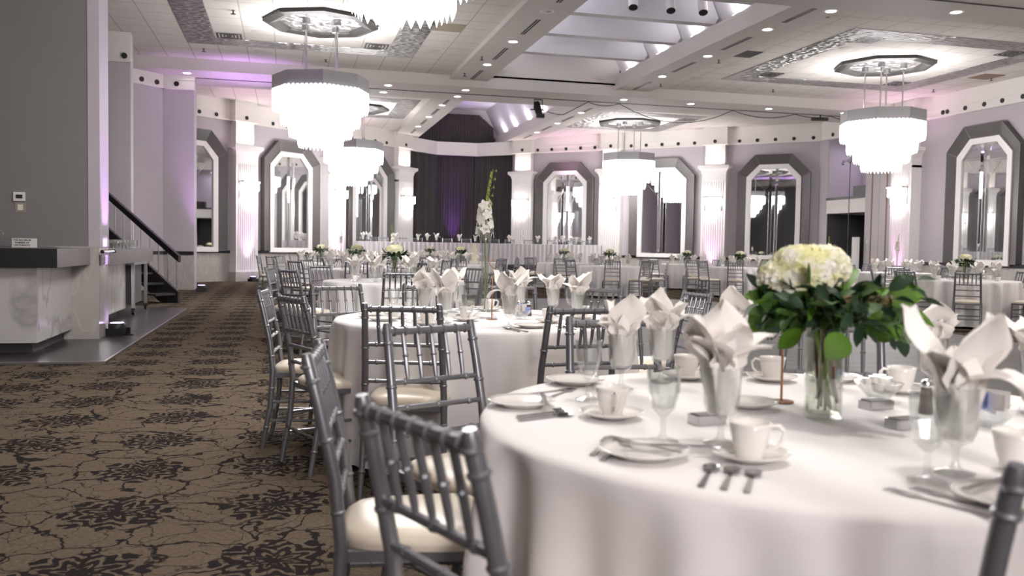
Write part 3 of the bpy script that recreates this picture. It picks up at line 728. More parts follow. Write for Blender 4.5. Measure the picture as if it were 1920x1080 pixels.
for i, (u, v, l) in enumerate(((-.58, 19.5, 'left of the large left canopy'), (1.95, 17.6, 'right of the large left canopy'), (-.57, 21.4, 'behind the left tin border'), (3.2, 20.1, 'beside the left long beam'),
                  (11.76, 17.0, 'in the right bay near its front left register'), (15.5, 18.2, 'right of the right canopy'), (14.85, 20.1, 'behind the right canopy'), (10.25, 21.2, 'beside the far left corner of the right border'), (10.3, 19.4, 'beside the dark grille'), (15.0, 16.3, 'near the right picture edge'))):
    spk.put((u, v, ZT - .001), 0, 'round ceiling speaker ' + l, 'round ceiling speakers')
def make_spr():
    b = MB(); b.tube([(0, 0, 0), (0, 0, -.07)], .012, 6); b.lathe([(0, -.075), (.05, -.07), (.05, -.065), (0, -.065)], 10); b.lathe([(0, -.004), (.035, -.002), (.04, 0)], 10); o = b.build('sprinkler', M['black']); tag(o, 'x', 'sprinkler'); return o
spr = Proto(make_spr)
for (u, v, z, l) in ((4.3, 19.9, ZB, 'under the left long beam, nearer one'), (4.3, 21.9, ZB, 'under the left long beam, farther one'), (-1.85, 21.6, ZT, 'near the violet-lit left ceiling edge'), (.9, 21.9, ZT, 'behind the large left canopy'), (-1.0, 17.9, ZT, 'left of the large left canopy'),
                     (9.45, 21.6, ZB, 'under the right long beam, farther one'), (9.5, 18.5, ZB, 'under the right long beam, middle one'), (9.75, 14.7, ZT, 'under the right long beam, nearest one'), (12.9, 21.9, ZT, 'behind the right tin border'), (16.9, 20.5, ZT, 'near the right wall, farther one'), (17.1, 18.7, ZT, 'near the right wall by the brownish panel')):
    spr.put((u, v, z), 0, 'small ceiling sprinkler ' + l, 'ceiling sprinklers')

# three white cylinder spots under the vault
def make_spot():
    t = empty('cylinder_spotlight'); tag(t, 'x', 'spotlight', 'white cylinder spotlights under the vault')
    a = Vector((-.15, -.5, -1)).normalized()
    b = MB(); b.tube([(0, 0, 1.05), (0, 0, .17)], .012, 6); b.build('stem', M['white'], t)
    b = MB(); b.tube([-a * .17, a * .17], .095, 18); b.build('barrel', M['white'], t, smooth='auto')
    b = MB(); b.tube([a * .165, a * .176], .088, 18); b.build('lens', M['black'], t, smooth='auto')
    return t
cspot = Proto(make_spot)
for u, z, l in ((6.59, 6.08, 'left'), (7.39, 6.08, 'middle'), (8.09, 6.1, 'right')): cspot.put((u, 16.5, z), 0, '%s of three white cylinder spotlights under the vault' % l)

# stage spotlight on the rail, with its cable
t = empty('stage_spotlight', (6.75, 23.82, 5.33)); tag(t, 'black theatre spotlight hanging from the cross beam rail', 'spotlight')
b = MB(); b.tube([(-.1, 0, -.02), (-.1, 0, -.3)], .012, 6); b.tube([(.14, 0, -.02), (.14, 0, -.3)], .012, 6); b.tube([(-.1, 0, -.02), (.14, 0, -.02)], .014, 6); b.tube([(-.2, 0, -.3), (.2, 0, -.3)], .015, 6); b.build('yoke', M['black'], t)
b = MB(); b.tube([(-.02, .04, -.08), (-.01, .02, -.14), (.02, -.01, -.34), (.05, -.05, -.46), (.06, -.06, -.5)], [.06, .09, .1, .085, .1], 14); b.build('barrel', M['black'], t, smooth='auto')
b = MB(); b.box(-.05, .17, -.13, -.03, -.53, -.42); b.build('shutter', M['black'], t)
def sag(b, p, q, d, r=.011):
    P = [Vector(p).lerp(Vector(q), k / 8) - Vector((0, 0, d * 4 * (k / 8) * (1 - k / 8))) for k in range(9)]; b.tube(P, r, 5)
b = MB(); y = 23.80; z = 5.33
cp = [(6.9, y, 5.03), (7.5, y, 4.93), (8.23, y, z), (9.15, y, z), (12.71, y, z), (14.78, y, z), (15.99, y, z)]
for (p, q, d) in zip(cp[:-1], cp[1:], (.03, .0, .09, .45, .16, .07)): sag(b, p, q, d)
sag(b, cp[-1], (16.6, y, 5.25), .03)
tag(b.build('lighting_cable', M['black']), 'black cable sagging from clips along the cross beam rail', 'cable')
b = MB(); b.box(15.4, 15.75, 23.7, 23.78, 5.18, 5.25); b.tube([(15.6, 23.74, 5.25), (15.6, 23.74, 5.35)], .02, 6); b.tube([(15.3, 23.74, 5.2), (15.85, 23.74, 5.22)], .05, 8)
tag(b.build('cable_adapter', M['black'], smooth='auto'), 'small black fixture on the rail left of the right chandelier', 'light fixture')

# ------------------------------------------------------------------ bar area on the left
t = empty('bar_counter', (0, 0, 0)); tag(t, 'marble-fronted bar with thick dark counter in front of the grey wall', 'bar counter')
b = MB(); b.box(-9, -2.27, 9.88, 11.47, .905, 1.10); b.box(-9, -2.26, 9.87, 9.9, .905, 1.1, 1); b.build('counter_top', [M['counter'], M['black']], t)
b = MB(); b.box(-9, -2.475, 9.96, 11.47, .13, .905); b.build('marble_front', M['marble'], t)
b = MB(); b.box(-9, -2.56, 10.12, 11.47, 0.012, .13); b.build('toe_kick', M['darkgrey'], t)
t = empty('back_bar_counter', (0, 0, 0)); tag(t, 'marble-fronted bar counter behind the marble column, holding glasses', 'bar counter')
b = MB(); b.box(-4.6, -2.3, 12.06, 16.85, .86, 1.07); b.build('counter_top', M['counter'], t)
b = MB(); b.box(-4.4, -2.47, 12.06, 15.1, .13, .86); b.build('marble_front', M['marble'], t)
b = MB(); b.box(-4.4, -2.58, 12.06, 15.0, .012, .13); b.build('toe_kick', M['darkgrey'], t)
t = empty('rolling_cart', (-2.42, 16.2, .012)); tag(t, 'dark rolling cart with steel legs under the back bar end', 'cart')
b = MB(); b.box(-.8, .0, -.9, .15, .16, .8); b.build('cabinet', M['darkgrey'], t)
for x, y in ((.04, .35), (-.75, .35), (.04, -.95), (-.75, -.95)):
    b = MB(); b.box(x - .025, x + .025, y - .025, y + .025, .1, .82); lg = b.build('leg', M['steel'], t)
    b = MB(); b.tube([(x - .02, y, .055), (x + .02, y, .055)], .055, 14); b.box(x - .03, x + .03, y - .02, y + .02, .05, .11); b.build('caster', M['black'], lg, smooth='auto')
b = MB(); b.box(-.8, .06, -1, .38, .80, .84); b.build('shelf', M['steel'], t)

# drink rail bracket on the marble column
t = empty('metal_rail', (-2.16, 11.75, 0)); tag(t, 'short metal rod with slotted bracket across the marble column', 'rail')
b = MB(); b.tube([(.04, -.34, 1.06), (.04, .4, 1.06)], .012, 8); b.build('rod', M['steel'], t)
for y in (-.34, .4):
    b = MB(); b.lathe([(0, -.022), (.018, -.018), (.024, 0), (.018, .018), (0, .022)], 10, (.04, y, 1.06)); b.build('knob', M['black'], t, smooth=True)
b = MB(); b.box(-.0, .015, -.26, .27, .90, 1.02); b.build('bracket', M['wallgrey'], t)
for k in range(6):
    b = MB(); b.box(.015, .02, -.22 + .08 * k, -.2 + .08 * k, .915, 1.005); b.build('bar', M['steel'], t)

def glass_lathe(prof, name, mat, n=20, smooth='auto', parent=None):
    b = MB(); b.lathe(prof, n); return b.build(name, mat, parent, smooth=smooth)
def make_pitcher():
    t = empty('water_pitcher'); tag(t, 'x', 'pitcher')
    b = MB(); b.lathe([(0, .005), (.05, .005), (.062, .02), (.055, .1), (.06, .2), (.066, .21), (.063, .205), (.057, .2), (.05, .1), (.055, .02), (0, .012)], 20); b.build('body', M['cutglass'], t, smooth='auto')
    b = MB(); b.tube([(.06, 0, .19), (.1, 0, .18), (.105, 0, .1), (.06, 0, .06)], .009, 8); b.build('handle', M['cutglass'], t, smooth=True)
    return t
Proto(make_pitcher).put((-3.06, 10.6, 1.10), 0, 'fluted clear glass pitcher on the dark bar counter')
def lettering(lines, size, parent, mat, x, zs, y):
    b = MB()
    for body, z in zip(lines, zs):
        c = bpy.data.curves.new('tmp', 'FONT'); c.body = body; c.size = size; c.align_x = 'CENTER'; c.align_y = 'CENTER'; c.offset = .0008; c.resolution_u = 3
        o = bpy.data.objects.new('tmp', c); COL.objects.link(o); dg = bpy.context.evaluated_depsgraph_get(); me = o.evaluated_get(dg).to_mesh()
        b.add([(v.co.x + x, y, v.co.y + z) for v in me.vertices], [tuple(p.vertices) for p in me.polygons]); o.to_mesh_clear(); bpy.data.objects.remove(o)
    return b.build('lettering', mat, parent)
def text(body, size, loc, rot, mat, parent=None, name='lettering', ext=.0006):
    c = bpy.data.curves.new(name, 'FONT'); c.body = body; c.size = size; c.align_x = 'CENTER'; c.align_y = 'CENTER'; c.extrude = ext; c.offset = .0008
    o = bpy.data.objects.new(name, c); COL.objects.link(o); c.materials.append(mat); o.location = loc; o.rotation_euler = rot
    if parent: o.parent = parent
    return o
t = empty('notice_card', (-2.9, 11.3, 1.10), R(4)); tag(t, 'white paper notice reading MAXIMUM NUMBER OF OCCUPANTS on the bar', 'sign')
b = MB(); b.box(-.16, .1, 0, .004, 0, .105); b.build('card', M['paper'], t)
lettering(('THE MAXIMUM', 'NUMBER OF', 'OCCUPANTS'), .027, t, M['ink'], -.055, (.083, .053, .023), -.002)
t = empty('thermostat', (-3.03, 11.5, 1.64)); tag(t, 'white thermostat with dark screen on the grey wall', 'thermostat')
b = MB(); b.box(-.062, .062, -.025, 0, 0, .105); b.build('case', M['white'], t)
b = MB(); b.box(-.036, .036, -.028, -.024, .03, .075); b.build('screen', M['slot'], t)
t = empty('light_switch', (-3.02, 11.5, 1.51)); tag(t, 'beige light switch below the thermostat', 'light switch')
b = MB(); b.box(-.055, .055, -.012, 0, 0, .115); b.build('plate', M['beige'], t)
b = MB(); b.box(-.028, .028, -.02, -.01, .025, .09); b.build('rocker', M['paper'], t)

def make_bar_glass():
    b = MB(); b.lathe([(0, .004), (.028, .004), (.034, .06), (.037, .125), (.035, .125), (.031, .06), (.0, .012)], 12); o = b.build('drinking_glass', M['cutglass'], smooth='auto'); tag(o, 'x', 'glass'); return o
bg = Proto(make_bar_glass)
for i in range(6): bg.put((-2.42 - .09 * (i % 2), 12.85 + .15 * (i // 2) , 1.07), 0, 'upside-down clear glass in the cluster by the marble column', 'glasses by the marble column')
for i in range(12): bg.put((-2.38 - .09 * (i % 2), 13.95 + .3 * (i // 2), 1.07), 0, 'clear glass in the longer row on the back bar', 'glasses in the row on the back bar', scale=1.15)

# staircase
t = empty('staircase', (-2.04, 18.4, 0), math.atan2(1.1, -1.46)); tag(t, 'dark staircase with thin steel balusters rising behind the bar', 'staircase')
sl = 1.24 / 1.83; Lr = 2.45
b = MB()
b.prism_y([(0, 0), (.45, 0), (Lr, (Lr - .45) * sl), (Lr, Lr * sl + .22), (0, .22)], -.03, .03); b.build('stringer', M['stair'], t)
for k in range(8):
    b = MB(); x = .05 + .29 * k; b.box(x, x + .3, .03, .55, (k + 1) * .29 * sl - .04, (k + 1) * .29 * sl); b.build('tread', M['stair'], t)
for k in range(11):
    x = .05 + .23 * k; b = MB(); b.tube([(x, 0, .2 + x * sl), (x, 0, .85 + x * sl)], .009, 6); b.build('baluster', M['steel'], t)
b = MB(); b.prism_y([(-.02, .80), (-.02, .93), (Lr, .93 + Lr * sl), (Lr, .80 + Lr * sl)], -.035, .035); b.build('handrail', M['blackrail'], t)

# ------------------------------------------------------------------ chairs
def chair_pieces():
    P = {}
    def bam(b, p, q, r, rings, n=8):
        b.tube([p, q], r, n)
        P0, P1 = Vector(p), Vector(q); d = (P1 - P0).normalized()
        for t in rings:
            c = P0.lerp(P1, t); b.tube([c - d * .007, c - d * .003, c + d * .003, c + d * .007], [r * 1.02, r * 1.3, r * 1.3, r * 1.02], n)
    def rear(s):
        pts = [(s * .195, -.245, 0), (s * .19, -.20, .25), (s * .187, -.187, .45), (s * .182, -.205, .62), (s * .176, -.245, .80), (s * .172, -.272, .905), (s * .172, -.275, .92)]
        b = MB(); b.tube(pts, [.0135, .0155, .0165, .016, .0155, .0155, .011], 10)
        for i, (a, c) in enumerate(zip(pts[:-2], pts[1:-1])):
            m = Vector(a).lerp(Vector(c), .5); d = (Vector(c) - Vector(a)).normalized()
            b.tube([m - d * .006, m - d * .002, m + d * .002, m + d * .006], [.016, .0195, .0195, .016], 10)
        m = Vector(pts[5]); b.tube([m - Vector((0, 0, .022)), m - Vector((0, 0, .017)), m - Vector((0, 0, .012))], [.0155, .0185, .0155], 10)
        return b
    def front(s):
        b = MB(); bam(b, (s * .195, .195, 0), (s * .19, .185, .42), .0145, (.3, .62, .9)); return b
    P['rear'] = rear; P['front'] = front; P['bam'] = bam
    return P
CP = chair_pieces()
def seat_mb():
    b = MB(); nx, ny = 10, 10
    def sh(u, v, z):     # rounded trapezoid -1..1
        r = (abs(u) ** 4 + abs(v) ** 4) ** .25; 
        return u, v
    vs = []
    prof = [(.985, .435), (1.0, .447), (.985, .462), (.9, .474), (.65, .484), (.3, .489), (0, .490)]
    n = 32
    for s, z in prof:
        for j in range(n):
            q = 2 * PI * j / n; c, d = math.cos(q), math.sin(q); k = (abs(c) ** 4.5 + abs(d) ** 4.5) ** (-1 / 4.5)
            y = s * k * d * .195; x = s * k * c * (.195 + .02 * (y / .195)); vs.append((x, y + .0, z))
    fs = [(i * n + j, i * n + (j + 1) % n, (i + 1) * n + (j + 1) % n, (i + 1) * n + j) for i in range(len(prof) - 1) for j in range(n)]
    b.add(vs, fs); return b
SY = lambda z: -.187 - max(0, (z - .45)) ** 1.25 * .23
def back_y(z):
    if z < .45: return -.187
    pts = [(.45, -.187), (.62, -.205), (.80, -.245), (.92, -.275)]
    for (z0, y0), (z1, y1) in zip(pts[:-1], pts[1:]):
        if z <= z1: return y0 + (y1 - y0) * (z - z0) / (z1 - z0)
    return -.275
def hw(z): return .187 - .015 * (z - .45) / .47
SP_X = (-.113, -.057, 0, .057, .113)
def make_chair():
    t = empty('banquet_chair'); tag(t, 'x', 'chair')
    seat_mb().build('seat', M['seat'], t, smooth=True)
    b = MB(); b.prism([(-.18, -.19), (.18, -.19), (.2, .195), (-.2, .195)], .41, .437); b.build('seat_frame', M['silver'], t)
    for s in (-1, 1):
        CP['rear'](s).build('leg', M['silver'], t, smooth='auto'); CP['front'](s).build('leg', M['silver'], t, smooth='auto')
    b = MB(); z = .893; CP['bam'](b, (-hw(z), back_y(z), z), (hw(z), back_y(z), z), .0135, (.08, .2, .35, .5, .65, .8, .92)); b.build('top_rail', M['silver'], t, smooth='auto')
    for z in (.725, .64, .55):
        b = MB(); CP['bam'](b, (-hw(z), back_y(z), z), (hw(z), back_y(z), z), .0095, (.15, .5, .85)); b.build('back_rail', M['silver'], t, smooth='auto')
    for x in SP_X:
        b = MB(); b.tube([(x, back_y(.89), .89), (x, back_y(.865), .865), (x, back_y(.8), .8), (x, back_y(.75), .75), (x * .98, back_y(.725), .722)], [.0065, .008, .0085, .0075, .005], 8)
        m = .81; b.tube([(x, back_y(m + .005), m + .005), (x, back_y(m), m), (x, back_y(m - .005), m - .005)], [.0085, .0115, .0085], 8); b.build('spindle', M['silver'], t, smooth='auto')
    for (p, q) in (((-.192, -.21, .16), (-.193, .19, .16)), ((.192, -.21, .16), (.193, .19, .16)), ((-.19, -.2, .27), (-.193, .19, .27)), ((.19, -.2, .27), (.193, .19, .27)),
                   ((-.19, .19, .22), (.19, .19, .22)), ((-.19, .188, .33), (.19, .188, .33)), ((-.19, -.215, .19), (.19, -.215, .19))):
        b = MB(); CP['bam'](b, p, q, .0085, (.2, .5, .8), 6); b.build('stretcher', M['silver'], t, smooth='auto')
    return t
def make_far_chair():
    t = empty('banquet_chair'); tag(t, 'x', 'chair')
    seat_mb().build('seat', M['seat'], t, smooth=True)
    b = MB(); b.prism([(-.18, -.19), (.18, -.19), (.2, .195), (-.2, .195)], .41, .437)
    b.build('seat_frame', M['silver'], t)
    for s in (-1, 1):
        b = MB(); b.tube([(s * .195, -.245, 0), (s * .187, -.187, .45), (s * .176, -.245, .80), (s * .172, -.275, .92)], .0155, 6); b.build('leg', M['silver'], t, smooth='auto')
        b = MB(); b.tube([(s * .195, .195, 0), (s * .19, .185, .42)], .0145, 6); b.build('leg', M['silver'], t, smooth='auto')
    b = MB()
    for z, r in ((.893, .0135), (.725, .0095), (.64, .0095), (.55, .0095)): b.tube([(-hw(z), back_y(z), z), (hw(z), back_y(z), z)], r, 6)
    for x in SP_X: b.tube([(x, back_y(.89), .89), (x, back_y(.73), .73)], .008, 5)
    b.build('backrest', M['silver'], t, smooth='auto')
    b = MB()
    for (p, q) in (((-.192, -.21, .16), (-.193, .19, .16)), ((.192, -.21, .16), (.193, .19, .16)), ((-.19, -.2, .27), (-.193, .19, .27)), ((.19, -.2, .27), (.193, .19, .27)),
                   ((-.19, .19, .22), (.19, .19, .22)), ((-.19, .188, .33), (.19, .188, .33)), ((-.19, -.215, .19), (.19, -.215, .19))): b.tube([p, q], .0085, 5)
    b.build('stretchers', M['silver'], t, smooth='auto')
    return t
chair, far_chair = Proto(make_chair), Proto(make_far_chair)
def chair_at_back(bx, by, dx, dy, label, group='silver chairs around the near tables', P=None):
    """back-top centre and facing direction"""
    L = math.hypot(dx, dy); dx /= L; dy /= L
    rz = math.atan2(dy, dx) - PI / 2
    (P or chair).put((bx + dx * .268, by + dy * .268, 0), rz, label, group)

# ------------------------------------------------------------------ table linen, ware
def make_table(seed, R0=.80, hi=False, low=.03):
    rnd = random.Random(seed)
    t = empty('banquet_table'); tag(t, 'x', 'table')
    b = MB(); b.lathe([(0, .71), (.76, .71), (.765, .725), (.76, .74), (0, .74)], 40); b.build('tabletop', M['beige'], t)
    for k in range(4):
        q = PI / 4 + k * PI / 2; b = MB(); b.tube([(.4 * math.cos(q), .4 * math.sin(q), 0), (.4 * math.cos(q), .4 * math.sin(q), .71)], .016, 6); b.build('leg', M['steel'], t)
    return t
tabp = Proto(lambda: make_table(0))
def cloth_mesh(seed, R0, n=160, top=.768, low=.035):
    rnd = random.Random(seed); b = MB()
    ph = [rnd.uniform(0, 6.28) for _ in range(5)]; ks = [16, 21, 27, 38, 9]; am = [.55, .45, .3, .12, .3]
    def fold(q): return sum(a * math.sin(k * q + p + .6 * math.sin(3 * q + p)) for a, k, p in zip(am, ks, ph)) / 1.3
    rings = [(0, top), (.3 * R0, top), (.6 * R0, top), (.9 * R0, top), (.965 * R0, top), (.99 * R0, top - .004), (R0, top - .016)]
    drops = [.05, .1, .18, .28, .4, .52, .62, .68, .733]
    vs = []
    for r, z in rings:
        for j in range(n): q = 2 * PI * j / n; vs.append((r * math.cos(q), r * math.sin(q), z))
    for d in drops:
        z = top - d; a = .062 * min(1, (d / .28)) ** .6
        for j in range(n):
            q = 2 * PI * j / n; r = R0 + .006 + .02 * d + a * fold(q) * .9
            r -= .004
            vs.append((r * math.cos(q), r * math.sin(q), max(low, z + (.008 * fold(q + 1) if d > .7 else 0))))
    k = len(rings) + len(drops)
    b.add(vs, [(i * n + j, i * n + (j + 1) % n, (i + 1) * n + (j + 1) % n, (i + 1) * n + j) for i in range(k - 1) for j in range(n)])
    return b
cloths = {}
def put_cloth(x, y, seed, R0, label, group, rz=0):
    key = (seed, R0)
    if key not in cloths:
        o = cloth_mesh(seed, R0, 260 if R0 > .83 else 150).build('tablecloth', M['cloth'], smooth=True); cloths[key] = o
    else: o = cloths[key].copy(); COL.objects.link(o)
    o.location = (x, y, 0); o.rotation_euler = (0, 0, rz); tag(o, label, 'tablecloth', group); return o
TZ = .769

def make_napkin(seed, bases=.1):
    rnd = random.Random(seed); b = MB()
    npet = 6 + seed % 2
    for k in range(npet):
        az = 2 * PI * k / npet + rnd.uniform(-.35, .35); L = rnd.uniform(.11, .165) * (1.0 if k % 2 else .72); W = rnd.uniform(.042, .06); tilt = rnd.uniform(.1, .62) * (1 if k % 2 else 1.25); curl = rnd.uniform(-.35, .5) if k % 2 else rnd.uniform(.2, 1.2)
        nu, nv = 6, 9; vs = []
        ca, sa = math.cos(az), math.sin(az)
        for j in range(nv + 1):
            t = j / nv; a = tilt * (.25 + t) + curl * t * t
            rr = .008 + L * math.sin(a) * t * .95; z = L * t * math.cos(a * .8)
            wd = W * (math.sin(min(1, t * 1.35 + .12) * PI * .5) ** 1.0) * (1 if t < .55 else max(0.02, 1 - ((t - .55) / .45) ** 1.6)); wd = max(wd, .002)
            if t < .25: wd = .022 + (W - .022) * (t / .25) * .8
            for i in range(nu + 1):
                s = (i / nu - .5) * 2; cup = (1 - s * s) * .0 + abs(s) * .022 * (1 if k % 2 else .6) * (t + .2) + .006 * math.sin(7 * s + 9 * t + k)
                x = (rr + cup); y = s * wd
                vs.append((x * ca - y * sa, x * sa + y * ca, z + .004 * math.sin(11 * s + k)))
        b.add(vs, [(j * (nu + 1) + i, j * (nu + 1) + i + 1, (j + 1) * (nu + 1) + i + 1, (j + 1) * (nu + 1) + i) for j in range(nv) for i in range(nu)])
    # inner gathered core
    n = 14; vs = []
    for j in range(7):
        t = j / 6; r0 = .021 + .014 * min(1, t * 1.6)
        for i in range(n): q = 2 * PI * i / n; r = r0 * (1 + .28 * math.sin(5 * q + seed + 3 * t)); vs.append((r * math.cos(q), r * math.sin(q), -.078 + .125 * t + (.03 * math.sin(3 * q + seed) if j == 6 else 0)))
    b.add(vs, [(j * n + i, j * n + (i + 1) % n, (j + 1) * n + (i + 1) % n, (j + 1) * n + i) for j in range(6) for i in range(n)])
    b.add([(0, 0, -.079)] + [v for v in vs[:n]], [(0, i + 1 if i < n else 1, i) for i in range(2, n)] )
    o = b.build('napkin', M['napkin'], smooth=True); tag(o, 'x', 'napkin')
    return o
naps = [Proto(lambda s=s: make_napkin(s)) for s in (1, 4, 7, 12)]

def make_goblet():           # short-stemmed faceted goblet
    b = MB(); n = 24
    prof = [(0, .002), (.036, .002), (.037, .005), (.012, .012), (.0065, .02), (.006, .045), (.01, .055), (.028, .066), (.036, .085), (.039, .11), (.041, .15), (.042, .168), (.0395, .168), (.038, .15), (.034, .09), (.022, .072), (0, .066)]
    b.lathe(prof, n); o = b.build('goblet', M['cutglass'], smooth='auto'); tag(o, 'x', 'glass'); return o
def make_waterglass():
    b = MB(); n = 10
    prof = [(0, .002), (.034, .002), (.035, .005), (.01, .012), (.006, .02), (.0055, .055), (.012, .062), (.024, .075), (.033, .11), (.036, .145), (.037, .165), (.035, .165), (.0335, .145), (.030, .11), (.020, .078), (0, .07)]
    b.lathe(prof, n); o = b.build('water_glass', M['cutglass']); tag(o, 'x', 'glass'); return o
goblet, wglass = Proto(make_goblet), Proto(make_waterglass)
def make_cup():
    t = empty('coffee_cup'); tag(t, 'x', 'cup')
    b = MB(); b.lathe([(0, .006), (.022, .006), (.024, 0), (.027, .002), (.027, .01), (.034, .03), (.039, .055), (.042, .072), (.0395, .072), (.036, .05), (.03, .02), (0, .014)], 28); b.build('bowl', M['china'], t, smooth=True)
    b = MB(); b.tube([(.038, 0, .062), (.055, 0, .066), (.066, 0, .054), (.062, 0, .036), (.05, 0, .022), (.034, 0, .022)], .0042, 8); b.build('handle', M['china'], t, smooth=True)
    return t
def make_saucer():
    b = MB(); b.lathe([(0, .004), (.03, .004), (.033, .0), (.037, .003), (.06, .010), (.078, .018), (.079, .0205), (.06, .0135), (.036, .0075), (0, .007)], 32); o = b.build('saucer', M['china'], smooth=True); tag(o, 'x', 'saucer'); return o
def make_plate():
    b = MB(); b.lathe([(0, .003), (.05, .003), (.054, .0), (.058, .004), (.075, .012), (.09, .016), (.0905, .0185), (.074, .015), (.055, .0075), (0, .006)], 36); o = b.build('side_plate', M['china'], smooth=True); tag(o, 'x', 'plate'); return o
cup, saucer, plate = Proto(make_cup), Proto(make_saucer), Proto(make_plate)
def make_fork():
    b = MB()
    b.prism([(-.006, -.1), (.006, -.1), (.0035, -.02), (.0035, .02), (.0115, .035), (.0115, .05), (-.0115, .05), (-.0115, .035), (-.0035, .02), (-.0035, -.02)], 0, .0022)
    for k in range(4): x = -.0115 + k * .0064; b.prism([(x, .05), (x + .0038, .05), (x + .0028, .088), (x + .001, .088)], 0, .002)
    o = b.build('fork', M['cutlery']); tag(o, 'x', 'fork'); return o
def make_spoon():
    b = MB(); b.prism([(-.006, -.09), (.006, -.09), (.0035, .02), (-.0035, .02)], 0, .0025)
    vs = [(0, .045, .001)]; n = 16
    for s, z in ((.55, .0015), (1, .006)):
        for j in range(n): q = 2 * PI * j / n; vs.append((s * .0165 * math.cos(q), .045 + s * .026 * math.sin(q), z))
    b.add(vs, [(0, 1 + j, 1 + (j + 1) % n) for j in range(n)] + [(1 + j, 1 + n + j, 1 + n + (j + 1) % n, 1 + (j + 1) % n) for j in range(n)])
    o = b.build('spoon', M['cutlery'], smooth='auto'); tag(o, 'x', 'spoon'); return o
def make_knife():
    b = MB(); b.prism([(-.006, -.1), (.006, -.1), (.005, .0), (.008, .01), (.008, .08), (.002, .1), (-.006, .095), (-.005, 0)], 0, .0025); o = b.build('knife', M['cutlery']); tag(o, 'x', 'knife'); return o
fork, spoon, knife = Proto(make_fork), Proto(make_spoon), Proto(make_knife)

def leaf(b, p, d, L, W, curl=.3, up=(0, 0, 1), n=5, twist=0, mi=0):
    p = Vector(p); d = Vector(d).normalized(); s = d.cross(Vector(up))
    if s.length < .05: s = d.cross(Vector((1, 0, 0)))
    s.normalize(); nrm = s.cross(d); s = (s * math.cos(twist) + nrm * math.sin(twist)); nrm = s.cross(d); vs = []
    for i in range(n + 1):
        t = i / n; w = W * math.sin(PI * (t * .92 + .06)) ** .8; c = p + d * L * t - nrm * (-curl * L * t * t * -1)
        vs += [c - s * w + nrm * w * .25, c, c + s * w + nrm * w * .25]
    fs = []
    for i in range(n): a = i * 3; fs += [(a, a + 1, a + 4, a + 3), (a + 1, a + 2, a + 5, a + 4)]
    b.add(vs, fs, mi)
def rdir(rnd, zmin=-1, zmax=1):
    z = rnd.uniform(zmin, zmax); q = rnd.uniform(0, 2 * PI); r = math.sqrt(1 - z * z); return Vector((r * math.cos(q), r * math.sin(q), z))
def florets(b, rnd, c, rad, n, fs=.013, squash=.75):
    c = Vector(c)
    for _ in range(n):
        d = rdir(rnd, -.35, 1); p = c + Vector((d.x * rad[0], d.y * rad[1], d.z * rad[2])); 
        s = d.cross(Vector((0, 0, 1)) + rdir(rnd) * .3).normalized(); u = s.cross(d); a0 = rnd.uniform(0, 1.5)
        for k in range(4):
            a = a0 + k * PI / 2; e = s * math.cos(a) + u * math.sin(a); f = d.cross(e); ff = fs * rnd.uniform(.85, 1.2)
            b.add([p, p + e * ff * .7 + f * ff * .55 + d * .003, p + e * ff * 1.25 + d * .001, p + e * ff * .7 - f * ff * .55 + d * .003], [(0, 1, 2, 3)])
